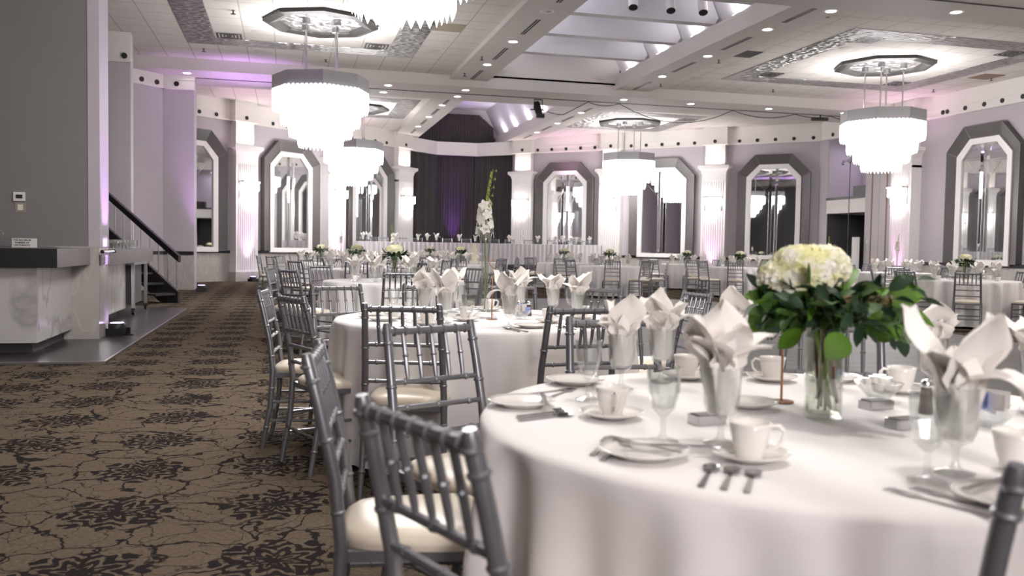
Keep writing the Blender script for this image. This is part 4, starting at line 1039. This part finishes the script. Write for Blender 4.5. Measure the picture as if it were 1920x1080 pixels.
def make_bouquet(big):
    rnd = random.Random(5 if big else 9); t = empty('hydrangea_bouquet'); tag(t, 'x', 'bouquet')
    # vase base at z=0
    H = .225; r = .045
    b = MB(); b.lathe([(0, .003), (r, .003), (r, H), (r - .003, H), (r - .003, .012), (0, .012)], 32 if big else 14); b.build('glass_vase', M['glass'], t, smooth='auto')
    if big:
        b = MB(); b.lathe([(0, .013), (r - .0035, .013), (r - .0035, .19), (0, .19)], 28); b.build('water', M['water'], t, smooth='auto')
    b = MB(); b2 = MB()
    for k in range(20 if big else 8):
        q = rnd.uniform(0, 6.28); r0 = rnd.uniform(.005, .036); r1 = rnd.uniform(.005, .03); q1 = q + rnd.uniform(1, 3)
        (b if k % 3 else b2).tube([(r0 * math.cos(q), r0 * math.sin(q), rnd.uniform(.02, .06)), (r1 * math.cos(q1), r1 * math.sin(q1), .2), (1.9 * r1 * math.cos(q1), 1.9 * r1 * math.sin(q1), .30)], rnd.uniform(.0025, .005), 6)
    b.build('green_stem', M['stem'], t, smooth=True); b2.build('woody_stem', M['twig'], t, smooth=True)
    if big:
        b = MB(); florets(b, rnd, (-.055, .0, .365), (.085, .08, .062), 230, .023); florets(b, rnd, (-.095, .0, .345), (.07, .07, .045), 120, .022); florets(b, rnd, (-.01, 0, .372), (.06, .065, .055), 120, .022); b.lathe([(0, -.04), (.06, -.03), (.075, 0), (.06, .035), (0, .05)], 12, (-.05, 0, .36))
        b.build('hydrangea_head', M['petal'], t)
        specs = (('leaf', 170), ('leaf2', 220), ('leaf3', 36))
        for m, cnt in specs:
            b = MB()
            for _ in range(cnt):
                d = rdir(rnd, -.45, .45); side = rnd.random()
                st = Vector((d.x * .05, d.y * .05, .25 + rnd.uniform(0, .06))); ext = rnd.uniform(.0, .125)
                if d.x > .2 : ext *= 1.35
                p = st + d * ext; L = rnd.uniform(.035, .075) * (1.25 if m == 'leaf3' else 1); W = L * (.38 if m == 'leaf3' else (.22 if m == 'leaf2' else .28))
                leaf(b, p, (d + rdir(rnd) * .9 + Vector((0, 0, -.1))), L * .9, W, rnd.uniform(-.3, .5), twist=rnd.uniform(-1.3, 1.3))
                if m != 'leaf3': b.tube([st, p], .0012, 4)
            b.build('foliage', M[m], t, smooth=True)
        for p_, d_, L_, W_, c_ in (((.075, -.02, .245), (1, .05, -.28), .11, .038, .15), ((.09, -.03, .27), (1, -.1, .35), .12, .036, .1), ((.14, 0, .30), (1, .1, .25), .11, .03, .2), ((.17, 0, .30), (1, .1, -.65), .12, .012, .1), ((-.12, 0, .26), (-.9, -.1, -.5), .10, .02, .1), ((-.12, 0, .3), (-1, 0, .05), .08, .02, .1), ((-.03, -.06, .27), (-.3, -.6, .5), .05, .016, .1)):
            b = MB(); leaf(b, p_, d_, L_, W_, c_, up=(0, -1, .35)); b.build('broad_leaf', M['leaf3'], t, smooth=True)
        b = MB()
        for x, y, z in ((.02, -.09, .30), (.075, -.085, .30), (-.035, -.08, .305), (.12, -.07, .305), (-.01, -.085, .285)):
            b.lathe([(0, -.02), (.012, -.016), (.019, -.004), (.019, .008), (.01, .018), (0, .02)], 10, (x, y, z))
            for _ in range(26): d = rdir(rnd); leaf(b, Vector((x, y, z)) + d * .015, d, .012, .003, 0, n=2)
        b.build('seed_head', M['seed'], t)
    else:
        b = MB(); florets(b, rnd, (0, 0, .37), (.105, .105, .055), 130, .024); b.lathe([(0, -.03), (.09, -.02), (.1, 0), (.08, .03), (0, .05)], 12, (0, 0, .37)); b.build('hydrangea_head', M['petal'], t)
        for m, cnt in (('leaf', 50), ('leaf2', 70)):
            b = MB()
            for _ in range(cnt):
                d = rdir(rnd, -.35, .5); p = Vector((d.x * .06, d.y * .06, .29)) + d * rnd.uniform(.02, .08); leaf(b, p, d + rdir(rnd) * .4, rnd.uniform(.06, .09), .022, rnd.uniform(-.2, .4), n=3)
            b.build('foliage', M[m], t, smooth=True)
    return t
big_bouq, small_bouq = Proto(lambda: make_bouquet(True)), Proto(lambda: make_bouquet(False))

def make_orchid_vase():
    rnd = random.Random(3); t = empty('orchid_vase'); tag(t, 'x', 'vase')
    b = MB(); prof = [(0, .004), (.072, .004), (.074, .01), (.045, .03), (.026, .07), (.019, .13), (.018, .2), (.022, .35), (.030, .44), (.042, .525), (.0405, .525), (.028, .44), (.020, .35), (.016, .2), (.017, .13), (.023, .07), (0, .035)]
    b.lathe(prof, 28); b.build('trumpet_vase', M['cutglass'], t, smooth=True)
    b = MB(); b.tube([(0, 0, .05), (.004, 0, .25), (.0, 0, .45), (.0, 0, .55), (.008, 0, .66), (.022, 0, .78), (.04, 0, .87)], [.0045, .0045, .004, .004, .0035, .003, .0015], 8); b.tube([(.004, .006, .1), (.006, .006, .3), (-.004, 0, .5)], .003, 8); b.build('stem', M['stem'], t, smooth=True)
    b = MB()
    for k in range(17):
        z = .50 + .17 * (k / 16); q = k * 2.4; c = Vector((math.cos(q) * (.048 - .02 * k / 16) - .005, math.sin(q) * .035, z)); d = Vector((math.cos(q), math.sin(q), .15))
        for j in range(5):
            a = 2 * PI * j / 5; s = d.cross(Vector((0, 0, 1))).normalized(); u = s.cross(d); e = s * math.cos(a) + u * math.sin(a) + d * .25; leaf(b, c, e, .034, .013, .25, up=d, n=3)
    b.build('orchid_bloom', M['orchid'], t, smooth=True)
    b = MB()
    for k in range(16):
        z = .62 + .24 * (k / 15); q = k * 2.1; x = .005 + max(0, z - .62) * .14; c = Vector((x + math.cos(q) * .02, math.sin(q) * .02, z))
        leaf(b, (x, 0, z - .01), (math.cos(q), math.sin(q), .5), .045 * (1.1 - k / 30), .007, -.5, n=4); b.lathe([(0, -.008), (.006, 0), (0, .01)], 6, tuple(c))
    b.build('green_bud', M['bud'], t, smooth=True)
    return t
orchid = Proto(make_orchid_vase)
def make_stand():
    t = empty('table_number_stand'); tag(t, 'x', 'table number stand')
    b = MB(); b.lathe([(0, 0), (.033, 0), (.034, .004), (0, .005)], 24); b.build('base_disc', M['copper'], t, smooth='auto')
    b = MB(); b.tube([(0, 0, .004), (0, 0, .25)], .0035, 8); b.build('rod', M['copper'], t)
    b = MB(); b.tube([(0, 0, .25), (.018, 0, .262), (.02, 0, .285), (0, 0, .30), (-.02, 0, .315), (-.018, 0, .335), (0, 0, .345), (.015, 0, .335)], .0028, 6); b.build('number', M['copper'], t, smooth=True)
    return t
stand = Proto(make_stand)
def make_shaker(kind):
    t = empty(kind + '_shaker'); tag(t, 'x', 'shaker')
    b = MB(); b.lathe([(0, 0), (.017, 0), (.018, .004), (.0125, .068), (0, .07)], 12); b.build('body', M['pepper'] if kind == 'pepper' else M['salt'], t)
    b = MB(); b.lathe([(.0185, 0), (.0195, .002), (.0140, .07)], 12); b.build('glass_body', M['glass'], t)
    b = MB(); b.lathe([(.0135, .068), (.0145, .072), (.0135, .082), (.008, .089), (0, .091)], 14); b.build('cap', M['chrome'], t, smooth=True)
    return t
pepper, salt = Proto(lambda: make_shaker('pepper')), Proto(lambda: make_shaker('salt'))
def make_cream_bowl(colour):
    rnd = random.Random(2); t = empty('packet_bowl'); tag(t, 'x', 'bowl')
    b = MB(); b.lathe([(0, .003), (.028, .003), (.034, .012), (.055, .035), (.066, .052), (.064, .052), (.052, .035), (.03, .012), (0, .008)], 12); b.build('glass_bowl', M['cutglass'], t)
    for k in range(9):
        b = MB(); q = rnd.uniform(0, 6.28); r = rnd.uniform(0, .035); x, y = r * math.cos(q), r * math.sin(q); z = .028 + .03 * rnd.random()
        if colour == 'cream': b.lathe([(0, 0), (.011, 0), (.015, .018), (.018, .019), (0, .020)], 10, (x, y, z)); b.build('creamer', M['china'], t, smooth='auto')
        else:
            a = rnd.uniform(0, 3); c, s = math.cos(a), math.sin(a)
            b.add([(x - .028 * c, y - .028 * s, z), (x + .028 * c, y + .028 * s, z), (x + .028 * c, y + .028 * s, z + .04), (x - .028 * c, y - .028 * s, z + .04), (x - .028 * c + .004 * s, y - .028 * s, z), (x + .028 * c + .004 * s, y + .028 * s, z), (x + .028 * c + .004 * s, y + .028 * s, z + .04), (x - .028 * c + .004 * s, y - .028 * s, z + .04)], [(0, 1, 2, 3), (7, 6, 5, 4), (0, 3, 7, 4), (1, 5, 6, 2), (3, 2, 6, 7)])
            b.build('packet', M['blue'] if k % 3 == 0 else (M['paper'] if colour == 'blue' else M['pink']), t)
    return t
cream_bowl, blue_bowl, pink_bowl = (Proto(lambda c=c: make_cream_bowl(c)) for c in ('cream', 'blue', 'pink'))
def make_tin():
    b = MB(); b.prism([(-.036, -.026), (.036, -.026), (.042, -.02), (.042, .02), (.036, .026), (-.036, .026), (-.042, .02), (-.042, -.02)], 0, .022); b.prism([(-.034, -.02), (.034, -.02), (.034, .02), (-.034, .02)], .022, .024, 1)
    o = b.build('favour_tin', [M['steel'], M['wallgrey']]); tag(o, 'x', 'tin'); return o
tin = Proto(make_tin)

# ------------------------------------------------------------------ nearest table (centre 1.30, 1.95)
C1 = (1.30, 1.955)
tb = tabp.put((*C1, 0), 0, 'round table under white linen, nearest to the camera', 'round banquet tables')
put_cloth(*C1, 3, .85, 'white linen cloth draped over the nearest round table', 'white round tablecloths')
def nap(i, x, y, rz, lab, z=0, g='folded napkins on the nearest table', sc_=None): naps[i % 4].put((x, y, TZ + .152 + z), rz, lab, g, sc_)
G1 = 'goblets on the nearest table'; G = 'glasses on the nearest table'
for i, (x, y, rz, l) in enumerate(((.90, 1.70, .3, 'front, between faceted glass and coffee cup'), (1.22, 1.385, 1.2, 'front right, tallest pointed tips'), (.955, 2.42, 2.1, 'left, behind the faceted glass'), (1.14, 2.55, .9, 'back left, beside the goblet napkin'),
                                (1.47, 2.66, 2.9, 'back, just left of the bouquet'), (1.86, 2.22, .1, 'right, broad single fan'), (1.90, 1.88, 1.5, 'at the right picture edge'))):
    goblet.put((x, y, TZ), rz, 'goblet holding the napkin at nearest table ' + l, G1); nap(i + (i > 2), x, y, rz, 'white fan-folded napkin at nearest table ' + l, sc_=1.08 if i in (0, 1) else None)
for x, y, l in ((.80, 2.27, 'left'), (.785, 1.74, 'centre front'), (1.125, 1.345, 'right front')): wglass.put((x, y, TZ), .2, 'empty faceted stem glass at the %s of the nearest table' % l, G)
def cs(x, y, rz, l, sau=True):
    if sau: saucer.put((x, y, TZ), 0, 'white saucer under ' + l, 'saucers on the nearest table')
    cup.put((x, y, TZ + .006), rz, l, 'cups on the nearest table')
cs(.775, 2.02, -1.75, 'white coffee cup at left of the nearest table, handle towards camera'); cs(.89, 1.56, -.4, 'white coffee cup nearest to the camera'); cs(1.51, 2.52, 2.9, 'cream coffee cup left of the copper stand')
cs(1.78, 2.25, 2.9, 'white coffee cup right of the creamer bowl'); cs(1.25, 2.60, .3, 'white coffee cup half hidden behind the napkins'); cs(1.36, 1.39, 1, 'white coffee cup at the lower right picture edge', False)
saucer.put((1.19, 2.10, TZ), 0, 'white saucer with a creamer, left of the copper stand', 'saucers on the nearest table')
for x, y, l in ((.60, 2.22, 'with a knife, at the left rim of the nearest table'), (.695, 1.63, 'with crossed fork and knife, at the front rim'), (.86, 2.56, 'at the back left rim of the nearest table'), (1.17, 1.2, 'at the right front rim behind the chair post'), (1.72, 2.5, 'at the far rim behind the bouquet'), (1.92, 2.15, 'at the far right rim under silverware')):
    plate.put((x, y, TZ), 0, 'white side plate ' + l, 'side plates on the nearest table')
for pr, nm, x, y, dz, rz, l in ((fork, 'fork', .645, 1.735, 0, -.55, 'left of the front side plate, outer'), (fork, 'fork', .655, 1.69, 0, -.6, 'left of the front side plate, inner'), (fork, 'fork', .70, 1.66, .018, .5, 'resting across the front side plate'), (knife, 'knife', .75, 1.63, .019, 1.25, 'resting across the front side plate'),
                          (spoon, 'spoon', .755, 1.47, 0, -.6, 'first of three below the front cup'), (spoon, 'spoon', .785, 1.445, 0, -.6, 'second of three below the front cup'), (spoon, 'spoon', .815, 1.42, 0, -.6, 'third of three below the front cup'),
                          (spoon, 'spoon', .625, 2.05, 0, -1.25, 'front one by the left side plate'), (spoon, 'spoon', .63, 2.08, 0, -1.3, 'middle one by the left side plate'), (spoon, 'spoon', .635, 2.11, 0, -1.2, 'rear one by the left side plate'),
                          (knife, 'knife', .655, 2.2, .018, -.2, 'resting on the left side plate'), (fork, 'fork', .75, 2.43, 0, -1.1, 'front one by the back left plate'), (fork, 'fork', .77, 2.40, 0, -.7, 'rear one by the back left plate'),
                          (fork, 'fork', 1.05, 1.24, 0, .3, 'front right, nearer the camera'), (fork, 'fork', 1.10, 1.235, 0, .3, 'front right, beside the side plate'), (knife, 'knife', 1.2, 1.27, .018, -1.2, 'lying on the right front plate'), (spoon, 'spoon', 1.88, 2.12, .018, -1.3, 'on the far right plate')):
    pr.put((x, y, TZ + dz + .0005), rz, 'silver %s %s' % (nm, l), 'silverware on the nearest table')
big_bouq.put((1.305, 1.935, TZ), -YAW - .1, 'cream hydrangea bouquet with green leaves in a glass cylinder, nearest table')
stand.put((1.325, 2.16, TZ), .3, 'copper table number stand behind the large bouquet')
cream_bowl.put((1.62, 2.14, TZ), .4, 'glass bowl of coffee creamers right of the large bouquet'); pink_bowl.put((1.62, 2.38, TZ), 0, 'glass bowl of pink packets peeking behind the large vase', scale=.8); blue_bowl.put((1.64, 1.76, TZ), 1, 'glass bowl of blue and white packets at the right edge')
for x, y, l in ((1.53, 2.03, 'in front of the creamer bowl'), (.98, 1.92, 'behind the front napkin goblet'), (1.43, 1.79, 'behind the right faceted glass')): tin.put((x, y, TZ), .1, 'small square silver favour tin ' + l, 'favour tins')
pepper.put((1.615, 1.945, TZ), 0, 'tapered pepper shaker left of the tall pointed napkin'); salt.put((1.665, 1.93, TZ), 0, 'tapered salt shaker beside the pepper on the nearest table')

GC = 'silver chairs around the near tables'
chair_at_back(.075, 2.34, .99, -.12, 'silver chair edge-on at the left side of the nearest table')
chair_at_back(.20, 1.40, .93, .37, 'silver chair closest to the camera at lower left')
chair_at_back(.49, 3.05, .4, -.92, 'silver chair between the two front tables, seat towards the nearest')
chair_at_back(1.06, .87, .25, .95, 'silver chair cropped by the lower right picture corner')
chair_at_back(1.24, 3.25, -.05, -1, 'silver chair behind the nearest table beside the napkins')
chair_at_back(2.03, 2.97, -.55, -.85, 'silver chair behind the large hydrangea bouquet')
chair_at_back(2.42, 1.9, -1, .05, 'silver chair at the far right side of the nearest table')

# ------------------------------------------------------------------ orchid table (centre 1.12, 5.05)
C2 = (1.12, 5.05)
tabp.put((*C2, 0), 0, 'round linen-covered table with the tall orchid vase', 'round banquet tables')
put_cloth(*C2, 8, .86, 'white linen cloth on the round table with the tall orchid', 'white round tablecloths')
orchid.put((1.13, 5.06, TZ), -YAW, 'tall trumpet vase of white orchids with green buds')
stand.put((1.15, 4.95, TZ), .3, 'copper number stand in front of the tall orchid vase')
T2N = [(.84, 4.72, 'front left of centre'), (.78, 5.1, 'left, largest cluster'), (.93, 5.35, 'left, rear of the cluster'), (1.02, 5.5, 'back, tall pointed tips'), (1.12, 4.42, 'front centre, full round fan'), (1.45, 5.45, 'right of the vase, narrow fan'), (1.58, 5.15, 'right, drooping side'), (1.62, 4.8, 'far right front')]
for i, (x, y, l) in enumerate(T2N):
    goblet.put((x, y, TZ), 0, 'stemmed goblet under the napkin at orchid table ' + l, 'goblets on the orchid table'); naps[(i * 3 + 1) % 4].put((x, y, TZ + .152), i * 1.3, 'white folded napkin at orchid table ' + l, 'napkins on the orchid table')
for x, y, l in ((.66, 4.82, 'front left'), (.62, 5.25, 'left'), (1.1, 5.65, 'back'), (1.74, 5.3, 'right'), (.93, 4.55, 'front'), (1.56, 4.55, 'front right')): wglass.put((x, y, TZ), 0, 'empty faceted glass at the %s of the orchid table' % l, 'glasses on the orchid table')
for x, y, l in ((.98, 4.86, 'left of the copper stand'), (.72, 4.6, 'front left rim'), (1.42, 4.7, 'right, large in front of shakers'), (1.28, 5.6, 'back'), (.6, 5.05, 'left rim'), (1.7, 4.95, 'right rim')):
    saucer.put((x, y, TZ), 0, 'white saucer at orchid table ' + l, 'saucers on the orchid table'); cup.put((x, y, TZ + .006), x * 5, 'white coffee cup at orchid table ' + l, 'cups on the orchid table')
for x, y, l in ((1.24, 4.42, 'front centre'), (.5, 5.2, 'left rim'), (.52, 4.9, 'left rim nearer'), (1.3, 5.75, 'back rim'), (.85, 5.75, 'back left rim'), (1.75, 5.45, 'right rim'), (1.55, 4.45, 'front right')): plate.put((x, y, TZ), 0, 'white side plate at orchid table ' + l, 'side plates on the orchid table')
for i, (x, y, r, l) in enumerate(((1.1, 4.3, .2, 'front'), (1.13, 4.3, .3, 'front, right one'), (.62, 4.5, .9, 'front left'), (.66, 4.47, .9, 'front left, inner'), (.45, 5.05, -1.5, 'left rim'), (1.4, 4.38, .1, 'front right'), (1.43, 4.38, .1, 'front right, inner'), (.8, 4.38, .5, 'front left of centre'))):
    (fork if i % 2 else spoon).put((x, y, TZ + .0005), r, 'silver %s at orchid table %s' % ('fork' if i % 2 else 'spoon', l), 'silverware on the orchid table')
blue_bowl.put((1.33, 4.98, TZ), 0, 'glass bowl of blue packets right of the orchid vase'); pepper.put((1.44, 5.2, TZ), 0, 'pepper shaker on the orchid table'); salt.put((1.385, 5.22, TZ), 0, 'salt shaker on the orchid table')
tin.put((1.0, 5.03, TZ), 0, 'silver favour tin beside the base of the orchid vase', 'favour tins')
chair_at_back(-.13, 5.46, 1, -.12, 'silver chair edge-on at the left of the orchid table')
chair_at_back(.03, 4.74, .92, .36, 'silver chair at front left of the orchid table, seat seen side-on')
chair_at_back(.33, 6.03, .35, -.93, 'silver chair at back left of the orchid table')
chair_at_back(.515, 4.03, .3, .95, 'silver chair at front of the orchid table, back to camera')
chair_at_back(1.34, 3.88, -.1, 1, 'silver chair at front right of the orchid table, back to camera')
chair_at_back(.98, 6.22, .05, -1, 'silver chair behind the orchid table, left of the vase')
chair_at_back(1.58, 6.2, -.15, -1, 'silver chair behind the orchid table, right of the vase')
chair_at_back(2.14, 5.86, -.75, -.6, 'silver chair at back right of the orchid table')
chair_at_back(2.19, 4.6, -.75, .4, 'silver chair right of the orchid table, front of a pair')
chair_at_back(2.6, 5.28, -1, -.05, 'silver chair right of the orchid table, rear of a pair')

# ------------------------------------------------------------------ the other guest tables
SIDES = ['far', 'far left', 'left', 'near left', 'near', 'near right', 'right', 'far right']
PLACED = []
TABLES = [(1.25, 10.55), (1.22, 15.9), (.80, 21.4), (2.2, 18.9), (1.5, 25.4), (4.35, 27.4), (4.2, 21.6), (8.05, 25.2), (7.95, 21.1), (12.05, 25.2), (11.6, 21.1), (11.05, 12.5), (13.3, 17.1), (14.2, 21.0), (5.15, 24.6)]
def free(x, y, c):
    if any(math.hypot(x - a, y - b_) < .66 for a, b_ in PLACED): return False
    if any(math.hypot(x - a, y - b_) < 1.12 for a, b_ in TABLES if (a, b_) != c): return False
    if y > 30.0 or x > 17.0: return False
    if 4.0 > x and y > 27.0 + (x + 3.8) * .9: return False
    return True
def guest(cx, cy, nm, centre, seed, R0=.80, skip=(), nnap=8, rot=0., ncup=4):
    tabp.put((cx, cy, 0), 0, 'round linen-covered ' + nm, 'round banquet tables')
    put_cloth(cx, cy, seed % 3 + 20, R0, 'white cloth on the ' + nm, 'white round tablecloths', seed)
    va = math.atan2(cy, cx); rnd = random.Random(seed)
    for k in range(8):
        if k in skip: continue
        a = va + k * PI / 4 + rot + rnd.uniform(-.1, .1); rr = 1.12 + rnd.uniform(0, .08)
        for da in (0, .15, -.15, .28, -.28):
            x, y = cx + rr * math.cos(a + da), cy + rr * math.sin(a + da)
            if free(x, y, (cx, cy)): break
        else: continue
        a += da; PLACED.append((x, y))
        (chair if cy < 14 else far_chair).put((x, y, 0), a + PI / 2 + rnd.uniform(-.12, .12), 'silver chair, %s side of the %s' % (SIDES[k], nm), 'silver chairs around the far tables')
    for k in range(nnap):
        a = va + (k + .4) * 2 * PI / 8 + rot; x, y = cx + .5 * math.cos(a), cy + .5 * math.sin(a)
        goblet.put((x, y, TZ), 0, 'goblet with napkin, %s of the %s' % (SIDES[k], nm), 'goblets on the far tables')
        naps[rnd.randrange(4)].put((x, y, TZ + .152), rnd.uniform(0, 6), 'white fan napkin, %s of the %s' % (SIDES[k], nm), 'napkins on the far tables', scale=1.1)
    for k in range(ncup):
        a = va + (2 * k + 1) * PI / 4 + rot; x, y = cx + .62 * math.cos(a), cy + .62 * math.sin(a)
        cup.put((x, y, TZ), rnd.uniform(0, 6), 'white cup, %s of the %s' % (SIDES[2 * k + 1], nm), 'cups on the far tables')
        x, y = cx + .36 * math.cos(a), cy + .36 * math.sin(a); wglass.put((x, y, TZ), 0, 'faceted glass, %s of the %s' % (SIDES[2 * k + 1], nm), 'glasses on the far tables')
    if centre == 'b': small_bouq.put((cx, cy, TZ), seed, 'hydrangea bouquet in glass vase on the ' + nm, 'bouquets on the far tables')
    if centre == 'o': orchid.put((cx, cy, TZ), seed, 'tall orchid vase on the ' + nm)
guest(1.25, 10.55, 'third table along the left aisle', 'b', 1, .84, ncup=4)
guest(1.22, 15.9, 'fourth table along the left aisle', 'b', 2)
guest(.80, 21.4, 'last table by the left wall', 'b', 3)
guest(2.2, 18.9, 'left table with tall orchid before the head table', 'o', 4)
guest(1.5, 25.4, 'table by the left mirror column', 'o', 5, ncup=0)
guest(4.35, 27.4, 'bouquet table just before the black curtain', 'b', 6, ncup=0)
guest(4.2, 21.6, 'bouquet table left of the cake', 'b', 7, ncup=2)
guest(8.05, 25.2, 'bouquet table before the head table right end', 'b', 8, ncup=2)
guest(7.95, 21.1, 'bouquet table right of the central gap', 'b', 9, ncup=2)
guest(12.05, 25.2, 'table below the second right mirror', 'b', 10, ncup=2)
guest(11.6, 21.1, 'table below the third right mirror', 'b', 11, ncup=2)
guest(11.05, 12.5, 'right-hand table beyond the dance floor', 'b', 12, .84, ncup=4, rot=.12)
guest(13.3, 17.1, 'table in front of the folding doors', 'o', 13, ncup=2)
guest(14.2, 21.0, 'table by the balcony recess', 'o', 14, ncup=0)
guest(5.15, 24.3, 'cake table', 'c', 15, .5, skip=(1, 3, 5, 7), nnap=0, ncup=0) if False else None
t = tabp.put((5.15, 24.6, 0), 0, 'round linen-covered cake table before the stage', 'round banquet tables')
put_cloth(5.15, 24.6, 21, .80, 'white cloth on the cake table before the stage', 'white round tablecloths', 2)
t = empty('wedding_cake', (5.12, 24.4, TZ)); tag(t, 'tiered ivory cake on a white table before the stage', 'cake')
for r, z0, z1 in ((.17, 0, .12), (.135, .12, .26), (.1, .26, .40), (.07, .40, .52)):
    b = MB(); b.lathe([(0, z0), (r, z0), (r, z1 - .01), (r - .01, z1), (0, z1)], 24); b.build('tier', M['icing'], t, smooth='auto')
stand.put((10.75, 12.2, TZ), 0, 'copper number stand on the right-hand table beyond the dance floor')
pink_bowl.put((11.3, 12.05, TZ), 0, 'pink packet bowl on the right-hand table beyond the dance floor')

# ------------------------------------------------------------------ stage, head table
t = empty('stage_platform', (0, 0, 0)); tag(t, 'low black-draped stage under the head table', 'stage')
b = MB(); b.box(2.3, 11.2, 30.35, 34.6, .50, .58); b.build('deck', M['darkgrey'], t)
b = MB(); pleats(b, (2.3, 30.33), (11.2, 30.33), .01, lambda x: .56, .015, .2); pleats(b, (11.2, 30.33), (11.2, 33), .01, lambda x: .56, .015, .2); b.build('black_drape', M['curtain'], t, smooth=True)
t = empty('head_table', (0, 0, 0)); tag(t, 'long head table on the stage with pleated silver skirt', 'table')
b = MB(); b.box(2.1 + .25, 11.15, 30.5, 31.25, 1.30, 1.335); b.build('tabletop', M['cloth'], t)
b = MB(); pleats(b, (2.35, 30.47), (11.15, 30.47), .6, lambda x: 1.325, .025, .16); pleats(b, (11.17, 30.47), (11.17, 31.25), .6, lambda x: 1.325, .025, .16); pleats(b, (2.33, 31.25), (2.33, 30.47), .6, lambda x: 1.325, .025, .16); b.build('pleated_skirt', M['skirt'], t, smooth=True)
U = lambda px: 2.1 + (px - 656) * .01925
for i, px in enumerate((680, 690, 737, 779, 796, 813, 855, 885, 950, 976, 1005, 1028, 1040, 1054, 1071, 1081, 1108)):
    l = 'head table, position %s' % ['left end', 'second from left', 'third from left', 'left of the curtain edge', 'before the curtain left', 'before the curtain, second', 'by the violet glow', 'right of the violet glow', 'by the column right of curtain', 'on the pink-lit column', 'left of the first right mirror', 'before the first right mirror left', 'before the mirror, second', 'before the mirror, third', 'before the mirror, fourth', 'before the mirror right', 'right end'][i]
    goblet.put((U(px), 30.8, 1.335), 0, 'goblet with napkin on the ' + l, 'goblets on the head table', scale=1.1); naps[i % 4].put((U(px), 30.8, 1.335 + .165), i * 1.7, 'white napkin on the ' + l, 'napkins on the head table', scale=1.15)
for i, px in enumerate((700, 722, 758, 786, 843, 880, 935, 965, 1003, 1050, 1093, 1122)):
    far_chair.put((U(px), 31.65, .58), PI, 'silver chair behind the head table, %s' % ['leftmost', 'second from the left', 'third from the left', 'fourth from the left', 'fifth, by the violet glow', 'sixth from the left', 'sixth from the right', 'fifth from the right', 'fourth from the right', 'third from the right', 'second from the right', 'rightmost'][i], 'silver chairs behind the head table')

# ------------------------------------------------------------------ balcony details on the right
b = MB(); b.box(URW - .05, URW + .5, 24.32, 24.95, 3.03, 3.34); tag(b.build('black_box', M['black']), 'black box standing on the balcony ledge at the right', 'box')
t = empty('branch_lamp_stand', (URW - .5, 24.5, 0)); tag(t, 'thin black pole with dangling crystal branches by the balcony', 'decorative stand')
b = MB(); b.tube([(0, 0, .0), (.0, 0, 2.4), (0, 0, 4.05)], .012, 6); b.lathe([(.0, 0), (.1, 0), (.1, .01), (0, .02)], 16); b.build('pole', M['black'], t)
b = MB(); rnd = random.Random(4)
for k in range(9):
    q = k * .7; e = Vector((-.15 * abs(math.cos(q)) - .02, .32 * math.sin(q) , rnd.uniform(.1, .45))); b.tube([(0, 0, 4.0), Vector((0, 0, 4.0)) + e * .6, Vector((0, 0, 4.0)) + e + Vector((0, 0, -.1))], .008, 4); b.lathe([(0, -.04), (.025, 0), (0, .04)], 6, tuple(Vector((0, 0, 3.97)) + e + Vector((0, 0, -.1))))
b.build('branch', M['steel'], t)
b = MB(); b.box(URW - .28, URW - .2, 24.32, 24.6, 0, 1.7); tag(b.build('white_panel', M['white']), 'narrow white panel standing at the dark passage edge', 'panel')
b = MB(); b.box(-.03, .03, -.01, 0, -.05, .05); o = b.build('wall_outlet', M['paper']); o.location = (URW - .08, 24.13, 1.55); o.rotation_euler = (0, 0, -PI / 2); tag(o, 'small white plate on the grey panel beside the passage', 'wall plate')
b = MB(); b.box(0, .2, -.08, 0, WS, RL)
